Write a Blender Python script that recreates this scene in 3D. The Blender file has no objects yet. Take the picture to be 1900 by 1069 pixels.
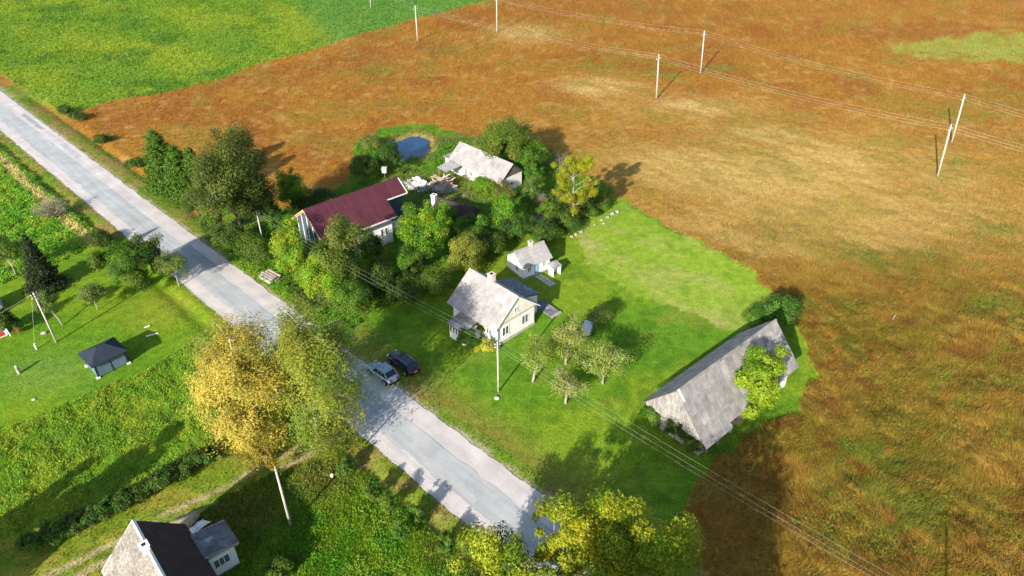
import bpy, math, random
import numpy as np
from mathutils import Vector, Matrix
R = math.radians
rng = np.random.default_rng(7)
random.seed(7)
S = bpy.context.scene
COL = bpy.context.scene.collection

# ------------------------------------------------------------------ camera, sky, sun, exposure
CAM_H = 57.0
PITCH = 34.563
cam = bpy.data.cameras.new('Camera'); cam_o = bpy.data.objects.new('Camera', cam); COL.objects.link(cam_o)
cam_o.location = (0, 0, CAM_H); cam_o.rotation_euler = (R(90 - PITCH), 0, 0)
cam.sensor_width = 36; cam.lens = 1342 / 1900 * 36; cam.clip_end = 5000; cam.clip_start = 0.5
S.camera = cam_o
SUN_EL, SHADOW_AZ = 24.5, 27.0            # shadows run 27 degrees right of +Y
w = bpy.data.worlds.new('World'); S.world = w; w.use_nodes = True
nt = w.node_tree; bg = nt.nodes['Background']
sky = nt.nodes.new('ShaderNodeTexSky'); sky.sky_type = 'NISHITA'; sky.sun_disc = False
sky.sun_elevation = R(SUN_EL); sky.sun_rotation = R(180 + SHADOW_AZ)
nt.links.new(sky.outputs[0], bg.inputs[0]); bg.inputs[1].default_value = 0.125
sun = bpy.data.lights.new('sun', 'SUN'); sun.energy = 5.0; sun.angle = R(0.5); sun.color = (1.0, 0.925, 0.80)
sun_o = bpy.data.objects.new('sun', sun); COL.objects.link(sun_o)
sd = Vector((math.sin(R(SHADOW_AZ)) * math.cos(R(SUN_EL)), math.cos(R(SHADOW_AZ)) * math.cos(R(SUN_EL)), -math.sin(R(SUN_EL))))
sun_o.rotation_euler = sd.to_track_quat('-Z', 'Y').to_euler(); sun_o.location = (-40, -60, 80)
S.view_settings.view_transform = 'Standard'; S.view_settings.look = 'None'
S.view_settings.gamma = 1; S.view_settings.use_curve_mapping = False
S.view_settings.exposure = 0.96

# ------------------------------------------------------------------ survey: photograph point -> place on the ground
_c, _s = math.cos(R(PITCH)), math.sin(R(PITCH))
def G(x, y, z=0.0):
    u = (x - 950) / 1342.; v = (534.5 - y) / 1342.
    dz = -_s + v * _c; t = (z - CAM_H) / dz
    return (u * t, (_c + v * _s) * t)
def GP(pts): return np.array([G(*p) for p in pts])

# ------------------------------------------------------------------ noise
_lat = np.random.default_rng(3).random((256, 256))
def vnoise(x, y, seed=0):
    xi = np.floor(x).astype(int); yi = np.floor(y).astype(int); fx = x - xi; fy = y - yi
    fx = fx * fx * (3 - 2 * fx); fy = fy * fy * (3 - 2 * fy)
    ox, oy = seed * 37, seed * 91
    h = lambda a, b: _lat[(a + ox) % 256, (b + oy) % 256]
    return (h(xi, yi) * (1 - fx) + h(xi + 1, yi) * fx) * (1 - fy) + (h(xi, yi + 1) * (1 - fx) + h(xi + 1, yi + 1) * fx) * fy
def fbm(x, y, scale, octv=4, seed=0):
    t = 0; a = 1.; n = 0
    for i in range(octv):
        t = t + a * vnoise(x / scale * 2 ** i + 5.3 * i, y / scale * 2 ** i + 9.1 * i, seed + i); n += a; a *= .55
    return t / n
def sstep(a, b, x):
    t = np.clip((x - a) / (b - a), 0, 1); return t * t * (3 - 2 * t)
def inpoly(x, y, P):
    r = np.zeros(x.shape, bool); n = len(P); j = n - 1
    for i in range(n):
        xi, yi = P[i]; xj, yj = P[j]
        k = ((yi > y) != (yj > y)) & (x < (xj - xi) * (y - yi) / (yj - yi + 1e-12) + xi)
        r ^= k; j = i
    return r
def mixc(a, b, t): return a * (1 - t[..., None]) + b * t[..., None]
A_ = lambda *v: np.array(v, float)

# ------------------------------------------------------------------ object helpers
def tag(o, label=None, cat=None, group=None, kind=None):
    if label: o['label'] = label
    if cat: o['category'] = cat
    if group: o['group'] = group
    if kind: o['kind'] = kind
    return o
def empty(name, loc, rz=0):
    o = bpy.data.objects.new(name, None); COL.objects.link(o); o.location = loc; o.rotation_euler = (0, 0, rz)
    o.empty_display_size = .3
    return o
def link_mesh(name, me, mat, parent=None, loc=None, rot=None):
    o = bpy.data.objects.new(name, me); COL.objects.link(o)
    if mat and not me.materials: me.materials.append(mat)
    if parent: o.parent = parent
    if loc is not None: o.location = loc
    if rot is not None: o.rotation_euler = rot
    return o
class MB:
    def __init__(s): s.v = []; s.f = []
    def add(s, vs, fs):
        n = len(s.v); s.v += [tuple(map(float, p)) for p in vs]; s.f += [tuple(i + n for i in f) for f in fs]; return s
    def box(s, x0, x1, y0, y1, z0, z1):
        return s.add([(x0, y0, z0), (x1, y0, z0), (x1, y1, z0), (x0, y1, z0), (x0, y0, z1), (x1, y0, z1), (x1, y1, z1), (x0, y1, z1)],
                     [(0, 3, 2, 1), (4, 5, 6, 7), (0, 1, 5, 4), (1, 2, 6, 5), (2, 3, 7, 6), (3, 0, 4, 7)])
    def slab(s, top, th):      # polygon (list of 3d points, ccw seen from above) with thickness downward
        n = len(top); bot = [(p[0], p[1], p[2] - th) for p in top]
        return s.add(list(top) + bot, [tuple(range(n)), tuple(range(2 * n - 1, n - 1, -1))] + [(i, i + n, (i + 1) % n + n, (i + 1) % n) for i in range(n)])
    def prism(s, prof, x0, x1):   # profile in (y,z), extruded along x
        n = len(prof)
        return s.add([(x0, y, z) for y, z in prof] + [(x1, y, z) for y, z in prof],
                     [tuple(range(n - 1, -1, -1)), tuple(range(n, 2 * n))] + [(i, (i + 1) % n, (i + 1) % n + n, i + n) for i in range(n)])
    def tube(s, pts, rad, n=6, cap=True):
        pts = [Vector(p) for p in pts]; base = len(s.v); k = len(pts)
        if not hasattr(rad, '__len__'): rad = [rad] * k
        for i, p in enumerate(pts):
            d = (pts[min(i + 1, k - 1)] - pts[max(i - 1, 0)]).normalized()
            a = d.orthogonal().normalized() if abs(d.z) < .99 else Vector((1, 0, 0)); a = (a - d * a.dot(d)).normalized(); b = d.cross(a)
            for j in range(n):
                t = 2 * math.pi * j / n; s.v.append(tuple(p + (a * math.cos(t) + b * math.sin(t)) * rad[i]))
        for i in range(k - 1):
            for j in range(n):
                s.f.append((base + i * n + j, base + i * n + (j + 1) % n, base + (i + 1) * n + (j + 1) % n, base + (i + 1) * n + j))
        if cap:
            s.f.append(tuple(base + j for j in range(n - 1, -1, -1))); s.f.append(tuple(base + (k - 1) * n + j for j in range(n)))
        return s
    def mesh(s, name, smooth=False):
        me = bpy.data.meshes.new(name); me.from_pydata(s.v, [], s.f); me.update()
        if smooth: me.polygons.foreach_set('use_smooth', [True] * len(me.polygons))
        return me
    def obj(s, name, mat, parent=None, loc=None, rot=None, smooth=False):
        return link_mesh(name, s.mesh(name, smooth), mat, parent, loc, rot)
def np_mesh(name, V, F, col=None, smooth=False):
    me = bpy.data.meshes.new(name); V = np.asarray(V, np.float32); F = np.asarray(F, np.int32); n, k = F.shape
    me.vertices.add(len(V)); me.vertices.foreach_set('co', V.ravel())
    me.loops.add(n * k); me.loops.foreach_set('vertex_index', F.ravel())
    me.polygons.add(n); me.polygons.foreach_set('loop_start', np.arange(0, n * k, k, dtype=np.int32))
    if smooth: me.polygons.foreach_set('use_smooth', np.ones(n, bool))
    me.update(calc_edges=True)
    if col is not None:
        a = me.color_attributes.new('col', 'FLOAT_COLOR', 'POINT')
        c4 = np.ones((len(V), 4), np.float32); c4[:, :3] = np.clip(col, 0.002, 1); a.data.foreach_set('color', c4.ravel())
    return me

# ------------------------------------------------------------------ materials
def nodes(name):
    m = bpy.data.materials.new(name); m.use_nodes = True; n = m.node_tree
    return m, n, n.nodes['Principled BSDF']
def N(n, t, **kw):
    x = n.nodes.new(t)
    for k, v in kw.items(): setattr(x, k, v)
    return x
def noise(n, scale, detail=4, coord=None, rough=.55):
    t = N(n, 'ShaderNodeTexNoise'); t.inputs['Scale'].default_value = scale; t.inputs['Detail'].default_value = detail; t.inputs['Roughness'].default_value = rough
    if coord is not None: n.links.new(coord, t.inputs['Vector'])
    return t.outputs['Fac']
def ramp(n, fac, stops):
    r = N(n, 'ShaderNodeValToRGB'); e = r.color_ramp.elements
    while len(e) < len(stops): e.new(.5)
    for el, (p, c) in zip(e, stops): el.position = p; el.color = (*c, 1) if len(c) == 3 else c
    n.links.new(fac, r.inputs[0]); return r.outputs[0]
def mul(n, a, b, fac=1.0, mode='MULTIPLY'):
    x = N(n, 'ShaderNodeMix', data_type='RGBA', blend_type=mode)
    if isinstance(fac, (int, float)): x.inputs[0].default_value = fac
    else: n.links.new(fac, x.inputs[0])
    for sck, v in ((x.inputs[6], a), (x.inputs[7], b)):
        if isinstance(v, tuple): sck.default_value = (*v, 1)
        else: n.links.new(v, sck)
    return x.outputs[2]
def bump(n, b, h, strength=.4, dist=.05):
    x = N(n, 'ShaderNodeBump'); x.inputs['Strength'].default_value = strength; x.inputs['Distance'].default_value = dist
    n.links.new(h, x.inputs['Height']); n.links.new(x.outputs[0], b.inputs['Normal'])
def mat_plain(name, col, rough=.8, var=.35, scale=1.5, metal=0, fine=12, bmp=.25, dirt=None, spec=.3):
    """colour with two scales of blotchy wear and fine relief; a little different on every object"""
    m, n, b = nodes(name)
    tc = N(n, 'ShaderNodeTexCoord'); oi = N(n, 'ShaderNodeObjectInfo')
    ad = N(n, 'ShaderNodeVectorMath', operation='ADD'); n.links.new(tc.outputs['Object'], ad.inputs[0])
    sc = N(n, 'ShaderNodeMath', operation='MULTIPLY'); sc.inputs[1].default_value = 40; n.links.new(oi.outputs['Random'], sc.inputs[0]); n.links.new(sc.outputs[0], ad.inputs[1])
    f1 = noise(n, scale, 5, ad.outputs[0]); f2 = noise(n, fine, 3, ad.outputs[0])
    lo = 1 - var; hi = 1 + var * .55
    c = mul(n, (*col,), ramp(n, f1, [(.3, (lo,) * 3), (.7, (hi,) * 3)]))
    c = mul(n, c, ramp(n, f2, [(.3, (1 - var * .5,) * 3), (.7, (1 + var * .25,) * 3)]))
    c = mul(n, c, ramp(n, oi.outputs['Random'], [(0, (1 - var * .4,) * 3), (1, (1 + var * .2,) * 3)]))
    if dirt:
        f3 = noise(n, scale * .7, 6, ad.outputs[0], .7)
        x = ramp(n, f3, [(dirt[1], (0, 0, 0)), (dirt[1] + .12, (1, 1, 1))])
        c = mul(n, c, (*dirt[0],), x, 'MIX')
    n.links.new(c, b.inputs['Base Color']); b.inputs['Roughness'].default_value = rough; b.inputs['Metallic'].default_value = metal
    b.inputs['Specular IOR Level'].default_value = spec
    if bmp: bump(n, b, f2, bmp, .04)
    return m
def mat_col(name, fine=((.9, .25), (4.5, .3)), rough=.9, bmp=.6, dist=.12, transl=0.0, spec=.1):
    """colour from the mesh (own colour of each plant or patch) with fine mottling"""
    m, n, b = nodes(name)
    at = N(n, 'ShaderNodeAttribute', attribute_name='col'); c = at.outputs['Color']
    if fine:
        tc = N(n, 'ShaderNodeTexCoord'); last = None
        for sc, am in fine:
            f = noise(n, sc, 4, tc.outputs['Object']); last = f
            c = mul(n, c, ramp(n, f, [(.3, (1 - am,) * 3), (.7, (1 + am * .8,) * 3)]))
        if bmp: bump(n, b, last, bmp, dist)
    n.links.new(c, b.inputs['Base Color']); b.inputs['Roughness'].default_value = rough; b.inputs['Specular IOR Level'].default_value = spec
    if transl:
        out = n.nodes['Material Output']; t = N(n, 'ShaderNodeBsdfTranslucent'); n.links.new(c, t.inputs[0])
        mx = N(n, 'ShaderNodeMixShader'); mx.inputs[0].default_value = transl
        n.links.new(b.outputs[0], mx.inputs[1]); n.links.new(t.outputs[0], mx.inputs[2]); n.links.new(mx.outputs[0], out.inputs[0])
    return m
M = {}
M['ground'] = mat_col('ground_cover')
M['blade'] = mat_col('grass_blades', None, transl=.5)
M['leaf'] = mat_col('leaves', None, rough=.55, transl=.38, spec=.2)
M['bark'] = mat_plain('bark', (.13, .10, .075), .9, .4, 3)
M['bark_pale'] = mat_plain('pale_bark', (.36, .31, .25), .9, .4, 3)
M['birch_bark'] = mat_plain('birch_bark', (.62, .58, .5), .8, .45, 4)
M['gravel'] = mat_plain('road_gravel', (.62, .545, .51), .95, .12, .35, fine=7, bmp=.35)
M['sheet'] = mat_plain('weathered_fibre_cement', (.325, .303, .300), .9, .26, .9, dirt=((.27, .26, .265), .57))
M['sheet_barn'] = mat_plain('old_grey_fibre_cement', (.275, .258, .248), .95, .45, .8, dirt=((.19, .187, .187), .52))
M['sheet_dark'] = mat_plain('mossy_dark_fibre_cement', (.16, .17, .19), .9, .4, 1.4, dirt=((.40, .40, .42), .58))
M['sheet_moss'] = mat_plain('pale_sheets_with_lichen', (.29, .262, .235), .95, .55, 4.0, fine=18, dirt=((.20, .165, .12), .56))
M['maroon'] = mat_plain('maroon_metal_tile', (.088, .023, .034), .5, .2, .6, bmp=0, spec=.3)
M['brown_roof'] = mat_plain('dark_maroon_corrugated', (.046, .026, .030), .7, .3, 1.0)
M['white_wall'] = mat_plain('whitewashed_render', (.82, .80, .77), .9, .08, .8, dirt=((.60, .56, .49), .70))
M['cream_board'] = mat_plain('cream_boards', (.76, .71, .60), .85, .12, 1.5)
M['stone_base'] = mat_plain('foundation', (.45, .41, .36), .95, .3, 2)
M['trim'] = mat_plain('white_paint', (.78, .78, .77), .6, .08, 2, bmp=.1)
M['wood_grey'] = mat_plain('grey_weathered_board', (.33, .31, .29), .95, .4, 1.2, dirt=((.20, .19, .18), .58))
M['wood_dark'] = mat_plain('dark_old_board', (.15, .12, .10), .95, .4, 2)
M['wood_new'] = mat_plain('new_timber', (.55, .37, .21), .8, .2, 2)
M['wood_pink'] = mat_plain('sawn_timber', (.55, .42, .34), .85, .35, 3)
M['brick_pale'] = mat_plain('pale_chimney_brick', (.62, .54, .42), .95, .25, 4)
M['soot_and_hole_dark'] = mat_plain('soot_and_hole_dark', (.02, .02, .02), .95, .2, 3)
M['concrete'] = mat_plain('concrete', (.44, .41, .36), .9, .2, 2)
M['metal_grey'] = mat_plain('galvanised_metal', (.45, .46, .47), .45, .15, 2, metal=.6)
M['wire'] = mat_plain('aluminium_wire', (.62, .60, .54), .5, .05, 2, metal=.2, bmp=0)
M['wire_dark'] = mat_plain('insulated_wire', (.03, .03, .03), .6, .05, 2, bmp=0)
M['blue_door'] = mat_plain('pale_blue_paint', (.22, .42, .50), .7, .2, 3)
M['membrane'] = mat_plain('blue_grey_membrane', (.055, .085, .11), .6, .3, 1.2)
M['tarp_white'] = mat_plain('white_sheeting', (.72, .73, .76), .6, .15, 2)
M['tan_straw'] = mat_plain('tan_reed_bundle', (.42, .33, .22), .95, .35, 4)
M['stone'] = mat_plain('field_stone', (.34, .31, .28), .95, .3, 2)
M['navy'] = mat_plain('dark_blue_fabric', (.020, .028, .046), .75, .25, 1.2, spec=.3)
M['navy_wall'] = mat_plain('blue_grey_curtain', (.12, .17, .22), .8, .25, 1.2)
M['rubber'] = mat_plain('tyre_rubber', (.02, .02, .02), .9, .2, 4)
M['blue_plastic'] = mat_plain('blue_polycarbonate', (.10, .22, .48), .4, .2, 2)
M['red_paint'] = mat_plain('red_paint', (.45, .06, .04), .6, .2, 2)
M['pale_blue'] = mat_plain('pale_blue_sheet_metal', (.48, .60, .72), .5, .12, 2)
def mat_gloss(name, col, rough, metal=0, coat=0, spec=.5):
    m, n, b = nodes(name); b.inputs['Base Color'].default_value = (*col, 1); b.inputs['Roughness'].default_value = rough
    b.inputs['Metallic'].default_value = metal; b.inputs['Coat Weight'].default_value = coat; b.inputs['Coat Roughness'].default_value = .08
    b.inputs['Specular IOR Level'].default_value = spec
    tc = N(n, 'ShaderNodeTexCoord'); f = noise(n, 3, 3, tc.outputs['Object'])
    n.links.new(mul(n, (*col,), ramp(n, f, [(.3, (.85,) * 3), (.7, (1.1,) * 3)])), b.inputs['Base Color'])
    return m
M['glass'] = mat_gloss('window_glass', (.10, .125, .13), .12)
M['car_glass'] = mat_gloss('car_glass', (.012, .015, .02), .08)
M['car_blue'] = mat_gloss('blue_grey_car_paint', (.27, .37, .45), .3, .35, .8)
M['car_black'] = mat_gloss('black_car_paint', (.012, .013, .022), .3, .2, .8)
M['red_lens'] = mat_gloss('red_lens', (.5, .02, .03), .2)
M['lamp_lens'] = mat_gloss('clear_lens', (.65, .66, .68), .15)
M['rim'] = mat_gloss('alloy_rim', (.5, .5, .52), .35, .8)
M['plate'] = mat_gloss('number_plate', (.75, .76, .76), .5)
def mat_water():
    m, n, b = nodes('pond_water'); b.inputs['Base Color'].default_value = (.010, .045, .115, 1); b.inputs['Roughness'].default_value = .08  # blue of the reflected sky is put into the water's base colour
    b.inputs['Specular IOR Level'].default_value = .5
    tc = N(n, 'ShaderNodeTexCoord'); bump(n, b, noise(n, 3.5, 3, tc.outputs['Object']), .12, .03); return m
M['water'] = mat_water()
def mat_road(name, stops, sx=.10, sy=1.5, fine=9):
    m, n, b = nodes(name); tc = N(n, 'ShaderNodeTexCoord'); o = tc.outputs['Object']
    mp = N(n, 'ShaderNodeMapping'); rt_ = N(n, 'ShaderNodeMapping'); rt_.inputs['Rotation'].default_value = (0, 0, math.atan2(.6925, .7215)); n.links.new(o, rt_.inputs[0])
    mp.inputs['Scale'].default_value = (sx, sy, 1); n.links.new(rt_.outputs[0], mp.inputs[0])
    f1 = noise(n, 1.0, 5, mp.outputs[0]); f2 = noise(n, fine, 5, o, .7); f3 = noise(n, .35, 4, o)
    c = ramp(n, f1, stops)
    c = mul(n, c, ramp(n, f2, [(.3, (.85,) * 3), (.7, (1.12,) * 3)])); c = mul(n, c, ramp(n, f3, [(.35, (.88,) * 3), (.65, (1.1,) * 3)]))
    n.links.new(c, b.inputs['Base Color']); b.inputs['Roughness'].default_value = .85; bump(n, b, f2, .2, .02); return m
M['asphalt'] = mat_road('worn_asphalt', [(.28, (.315, .328, .335)), (.5, (.36, .37, .372)), (.72, (.425, .425, .42))])
M['gravel'] = mat_road('road_gravel', [(.28, (.44, .40, .378)), (.5, (.50, .457, .434)), (.72, (.555, .512, .49))], .07, .9)
M['patch'] = mat_plain('asphalt_patch', (.32, .333, .338), .85, .12, .8)
M['patch_pale'] = mat_plain('pale_asphalt_patch', (.42, .42, .415), .85, .15, .8)

# ------------------------------------------------------------------ the ground in zones
RN = np.array([.6925, .7215]); RD = np.array([.7215, -.6925])     # across and along the road
def roadn(x, y): return x * RN[0] + y * RN[1]
def roadt(x, y): return x * RD[0] + y * RD[1]
Z_FIELD, Z_MEADOW, Z_PLOT, Z_MOWN, Z_YARD, Z_VERGE, Z_LAWN, Z_WEEDY, Z_WEEDS, Z_TRACK, Z_FRONT, Z_ROAD, Z_POND = range(13)
PLOT = GP([(655, 632), (700, 560), (830, 500), (900, 460), (1010, 425), (1080, 400), (1120, 372), (1165, 372), (1240, 415), (1340, 470), (1395, 505), (1425, 535), (1432, 560), (1470, 600), (1500, 655), (1512, 690), (1480, 760), (1400, 810), (1330, 870), (1270, 950), (1195, 1025), (1150, 1069), (1060, 960), (900, 820), (720, 690)])
MOWN = GP([(1070, 450), (1085, 412), (1120, 385), (1165, 378), (1235, 418), (1340, 474), (1392, 508), (1420, 537), (1424, 575), (1385, 605), (1345, 617), (1262, 575), (1190, 548), (1140, 520), (1090, 500)])
YARD = GP([(570, 610), (500, 540), (420, 480), (380, 430), (420, 360), (500, 390), (600, 372), (650, 335), (660, 275), (700, 240), (760, 227), (830, 238), (880, 252), (910, 240), (985, 258), (1030, 285), (1080, 320), (1130, 352), (1112, 385), (1080, 405), (1010, 430), (900, 465), (830, 505), (700, 570), (655, 640)])
LAWN = GP([(-200, 560), (0, 530), (110, 490), (200, 447), (235, 430), (300, 470), (440, 605), (415, 617), (330, 655), (250, 700), (120, 750), (0, 797), (-300, 870)])
WEEDS = GP([(418, 618), (395, 850), (280, 905), (130, 965), (0, 1008), (-300, 1100), (-300, 870), (0, 797), (120, 750), (250, 700), (330, 655)])
TRACK = GP([(395, 850), (560, 800), (650, 830), (560, 870), (470, 895), (330, 985), (200, 1060), (120, 1120), (-200, 1180), (-300, 1100), (0, 1008), (130, 965), (280, 905)])
POND_C = np.array(G(762, 272)); 
def pond_r(x, y):
    dx, dy = x - POND_C[0], y - POND_C[1]; a = np.arctan2(dy, dx)
    r = np.hypot(dx / 3.7, dy / 4.6) + .10 * np.sin(3 * a + 1) + .05 * np.sin(7 * a)
    tail = np.hypot((dx + .6) / 1.1, (dy + 4.3) / 2.0)
    return np.minimum(r, tail)
MEADOW_LINE = GP([(120, 212), (200, 190), (300, 172), (430, 140), (500, 112), (570, 97), (640, 72), (760, 38), (905, 0), (1010, -30), (1400, -110)])
GREENPATCH = GP([(1635, 92), (1700, 80), (1790, 66), (1850, 58), (1960, 60), (2000, 110), (1900, 118), (1800, 115), (1700, 105)])
def zones(x, y):
    wx = x + (fbm(x, y, 2.0, 4, 1) - .5) * 2.2 + (fbm(x, y, 8, 2, 5) - .5) * 2; wy = y + (fbm(x, y, 2.0, 4, 2) - .5) * 2.2 + (fbm(x, y, 8, 2, 6) - .5) * 2
    z = np.full(x.shape, Z_FIELD); n = roadn(x, y) ; nw = n + (fbm(x, y, 1.6, 3, 1) - .5) * 1.2; t = roadt(x, y)
    # meadow beyond the field edge (left of the line)
    ML = MEADOW_LINE; yl = np.interp(wx, ML[:, 0], ML[:, 1]); yl = np.where(wx < ML[0, 0], ML[0, 1] + (ML[0, 0] - wx) * .9, yl)
    yl = np.where(wx > ML[-1, 0], ML[-1, 1] + (wx - ML[-1, 0]) * 6, yl)
    z[(wy > yl) & (n > 32)] = Z_MEADOW
    z[(nw > 35.5) & (nw < 39.5) & (t > -200)] = Z_VERGE
    z[inpoly(wx, wy, YARD)] = Z_YARD
    z[inpoly(wx, wy, PLOT) & (n > 37.6)] = Z_PLOT
    z[inpoly(wx, wy, MOWN)] = Z_MOWN
    lo = n < 32
    z[lo] = Z_FRONT
    z[lo & (t < -98)] = Z_WEEDY
    wl = inpoly(wx, wy, LAWN); 
    z[lo & (t < -68) & ~wl] = Z_WEEDY
    z[wl & lo] = Z_LAWN
    z[inpoly(wx, wy, WEEDS) & lo] = Z_WEEDS
    z[inpoly(wx, wy, TRACK) & lo] = Z_TRACK
    z[lo & (nw > 25.6) & ((z == Z_FRONT) | (z == Z_WEEDY))] = Z_VERGE
    z[(n > 28.6) & (n < 35.7)] = Z_ROAD
    z[pond_r(x, y) < 1.12] = Z_POND
    return z
def gz(px, py, sx, sy, x, y):
    cx, cy = G(px, py); return np.exp(-(((x - cx) / sx) ** 2 + ((y - cy) / sy) ** 2))
FB = dict(field=A_(.315, .148, .022), straw=A_(.53, .385, .145), olive=A_(.225, .18, .026), rust=A_(.262, .100, .018), green=A_(.12, .185, .02))
STRAW = [(980, 62, 9, 8), (1110, 160, 9, 6), (1300, 200, 12, 6), (1420, 250, 10, 5), (1560, 290, 14, 7), (1690, 400, 16, 9), (1620, 440, 13, 8), (1560, 400, 15, 7), (1450, 450, 12, 5), (1330, 330, 14, 8), (1450, 340, 14, 6), (1500, 330, 9, 5), (1760, 330, 6, 4), (1400, 400, 12, 4), (1280, 300, 12, 6), (1190, 420, 10, 3)]
GREENS = [(830, 95, 6, 5), (1110, 120, 8, 5), (1240, 140, 6, 4), (1350, 125, 5, 4), (1620, 480, 7, 4), (1860, 430, 5, 6), (1800, 215, 8, 4), (1760, 300, 5, 3), (1770, 735, 5, 3), (1830, 560, 5, 5), (1560, 640, 4, 3), (1650, 860, 5, 4), (1700, 960, 5, 3), (1560, 830, 3, 3), (1580, 950, 4, 4), (1500, 560, 6, 2), (700, 130, 5, 6)]
REDS = [(1480, 222, 9, 4), (1510, 185, 8, 4), (220, 225, 8, 8), (450, 260, 9, 9), (1080, 20, 40, 14), (1640, 60, 40, 10), (640, 300, 9, 6), (1860, 260, 9, 6)]
def colour(x, y, z):
    c = np.zeros(x.shape + (3,))
    n = roadn(x, y); a = fbm(x, y, 9, 4, 4); b = fbm(x, y, 2.2, 3, 9); d = fbm(x, y, 28, 3, 13)
    # rows run roughly along the power lines
    rt = x * .74 - y * .67; rn = x * .67 + y * .74
    st = fbm(rt / 6, rn, 1.6, 3, 20)
    k = z == Z_FIELD
    f = mixc(np.broadcast_to(FB['field'], c.shape), FB['rust'], sstep(.45, .72, a) * .75)
    for g in REDS: f = mixc(f, FB['rust'], np.clip(gz(*g, x, y), 0, 1) * .6)
    s = sum(gz(*g, x, y) for g in STRAW)
    f = mixc(f, FB['straw'], np.clip(s * 1.0 * (.45 + .8 * sstep(.35, .65, st)), 0, 1) * .85)
    f = mixc(f, FB['straw'], sstep(.56, .75, b) * .25)
    f = mixc(f, A_(.36, .235, .05), sstep(-10, 25, x) * sstep(170, 120, y) * .5)
    o = sstep(18, 32, x) * sstep(96, 70, y)
    f = mixc(f, FB['olive'], o * (.28 + .55 * sstep(.38, .60, fbm(x, y, 5, 4, 31))))
    f = mixc(f, A_(.20, .085, .02), o * sstep(.50, .66, fbm(x, y, 3.0, 4, 35)) * .6)
    f = mixc(f, FB['olive'], sstep(.52, .70, fbm(x, y, 7, 4, 33)) * .45)
    gsum = np.clip(sum(gz(*g, x, y) for g in GREENS), 0, 1)
    f = mixc(f, FB['green'], gsum * sstep(.33, .6, b) * .6)
    wx = x + (fbm(x, y, 5, 3, 40) - .5) * 8; wy = y + (fbm(x, y, 5, 3, 41) - .5) * 8
    f = mixc(f, A_(.27, .31, .055), np.clip(inpoly(wx, wy, GREENPATCH) * (.15 + .7 * sstep(.3, .6, b)) + .5 * gz(1830, 90, 16, 9, x, y), 0, .85))
    c[k] = f[k]
    k = z == Z_MEADOW
    f = mixc(np.broadcast_to(A_(.145, .255, .022), c.shape), A_(.235, .31, .025), sstep(.34, .66, fbm(rt / 2.5, rn, 13, 5, 50)))
    f = mixc(f, A_(.07, .17, .02), sstep(.55, .75, fbm(x, y, 8, 4, 54)) * .7)
    fr = sstep(0, 22, x + 95 - (y - 200) * 1.1); f = mixc(f, A_(.105, .24, .045), sstep(-62, -50, x + .45 * (y - 215)) * .8)
    c[k] = f[k]
    k = (z == Z_PLOT)
    f = mixc(np.broadcast_to(A_(.112, .235, .014), c.shape), A_(.178, .275, .016), sstep(.40, .64, a)); f = mixc(f, A_(.06, .15, .009), sstep(.52, .74, b) * .5)
    edge = sstep(42.5, 37.8, n); f = mixc(f, A_(.20, .17, .035), edge * .7)
    f = mixc(f, A_(.22, .25, .03), sstep(.55, .72, fbm(x, y, 4, 4, 60)) * .5)
    c[k] = f[k]
    k = z == Z_MOWN
    f = mixc(np.broadcast_to(A_(.235, .34, .03), c.shape), A_(.38, .345, .12), np.clip(sstep(.52, .72, fbm(rt / 2, rn, 3, 4, 62)) * .38 + gz(1320, 590, 6, 2.5, x, y) * .55 + gz(1090, 460, 2, 5, x, y) * .35, 0, .9)); f = mixc(f, A_(.15, .26, .018), sstep(.5, .7, b) * .5)
    c[k] = f[k]
    k = z == Z_YARD
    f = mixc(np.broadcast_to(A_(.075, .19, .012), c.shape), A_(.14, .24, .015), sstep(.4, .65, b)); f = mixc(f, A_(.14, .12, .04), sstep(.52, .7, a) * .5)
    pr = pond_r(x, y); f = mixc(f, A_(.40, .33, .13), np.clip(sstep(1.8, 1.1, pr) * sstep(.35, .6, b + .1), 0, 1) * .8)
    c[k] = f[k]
    k = z == Z_VERGE
    f = mixc(np.broadcast_to(A_(.17, .21, .022), c.shape), A_(.25, .19, .055), sstep(.42, .66, b)); f = mixc(f, A_(.10, .20, .012), sstep(.5, .68, a) * .7)
    f = mixc(f, A_(.44, .37, .28), sstep(36.7, 35.9, n) * sstep(.3, .6, b) * .7 * (n > 33))
    c[k] = f[k]
    k = z == Z_LAWN
    f = mixc(np.broadcast_to(A_(.155, .25, .012), c.shape), A_(.105, .22, .010), sstep(.42, .62, a)); f = mixc(f, A_(.25, .255, .03), gz(320, 560, 5, 3, x, y) * .6 + gz(270, 600, 4, 2, x, y) * .4); f = mixc(f, A_(.13, .23, .045), gz(90, 690, 6, 4, x, y) * .6)
    mow = .5 + .5 * np.sin(rt * 2 * math.pi / 2.6 + 2 * fbm(x, y, 8, 2, 77)); f = f * (1 + .08 * mow[..., None])
    c[k] = f[k]
    k = z == Z_WEEDY
    f = mixc(np.broadcast_to(A_(.11, .235, .014), c.shape), A_(.185, .265, .016), sstep(.40, .62, b)); f = mixc(f, A_(.07, .19, .018), sstep(.52, .7, a) * .7)
    f = mixc(f, A_(.50, .36, .15), sstep(1.1, .5, np.abs(n - 24.0 + (a - .5) * 2)) * .85 * (roadt(x, y) < -96))
    c[k] = f[k]
    k = z == Z_WEEDS
    f = mixc(np.broadcast_to(A_(.15, .265, .012), c.shape), A_(.215, .285, .016), sstep(.36, .58, b)); f = mixc(f, A_(.095, .20, .014), sstep(.52, .7, fbm(x, y, 3, 4, 66)) * .45)
    c[k] = f[k]
    k = z == Z_TRACK
    f = mixc(np.broadcast_to(A_(.15, .215, .016), c.shape), A_(.23, .23, .03), sstep(.4, .62, b))
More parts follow.
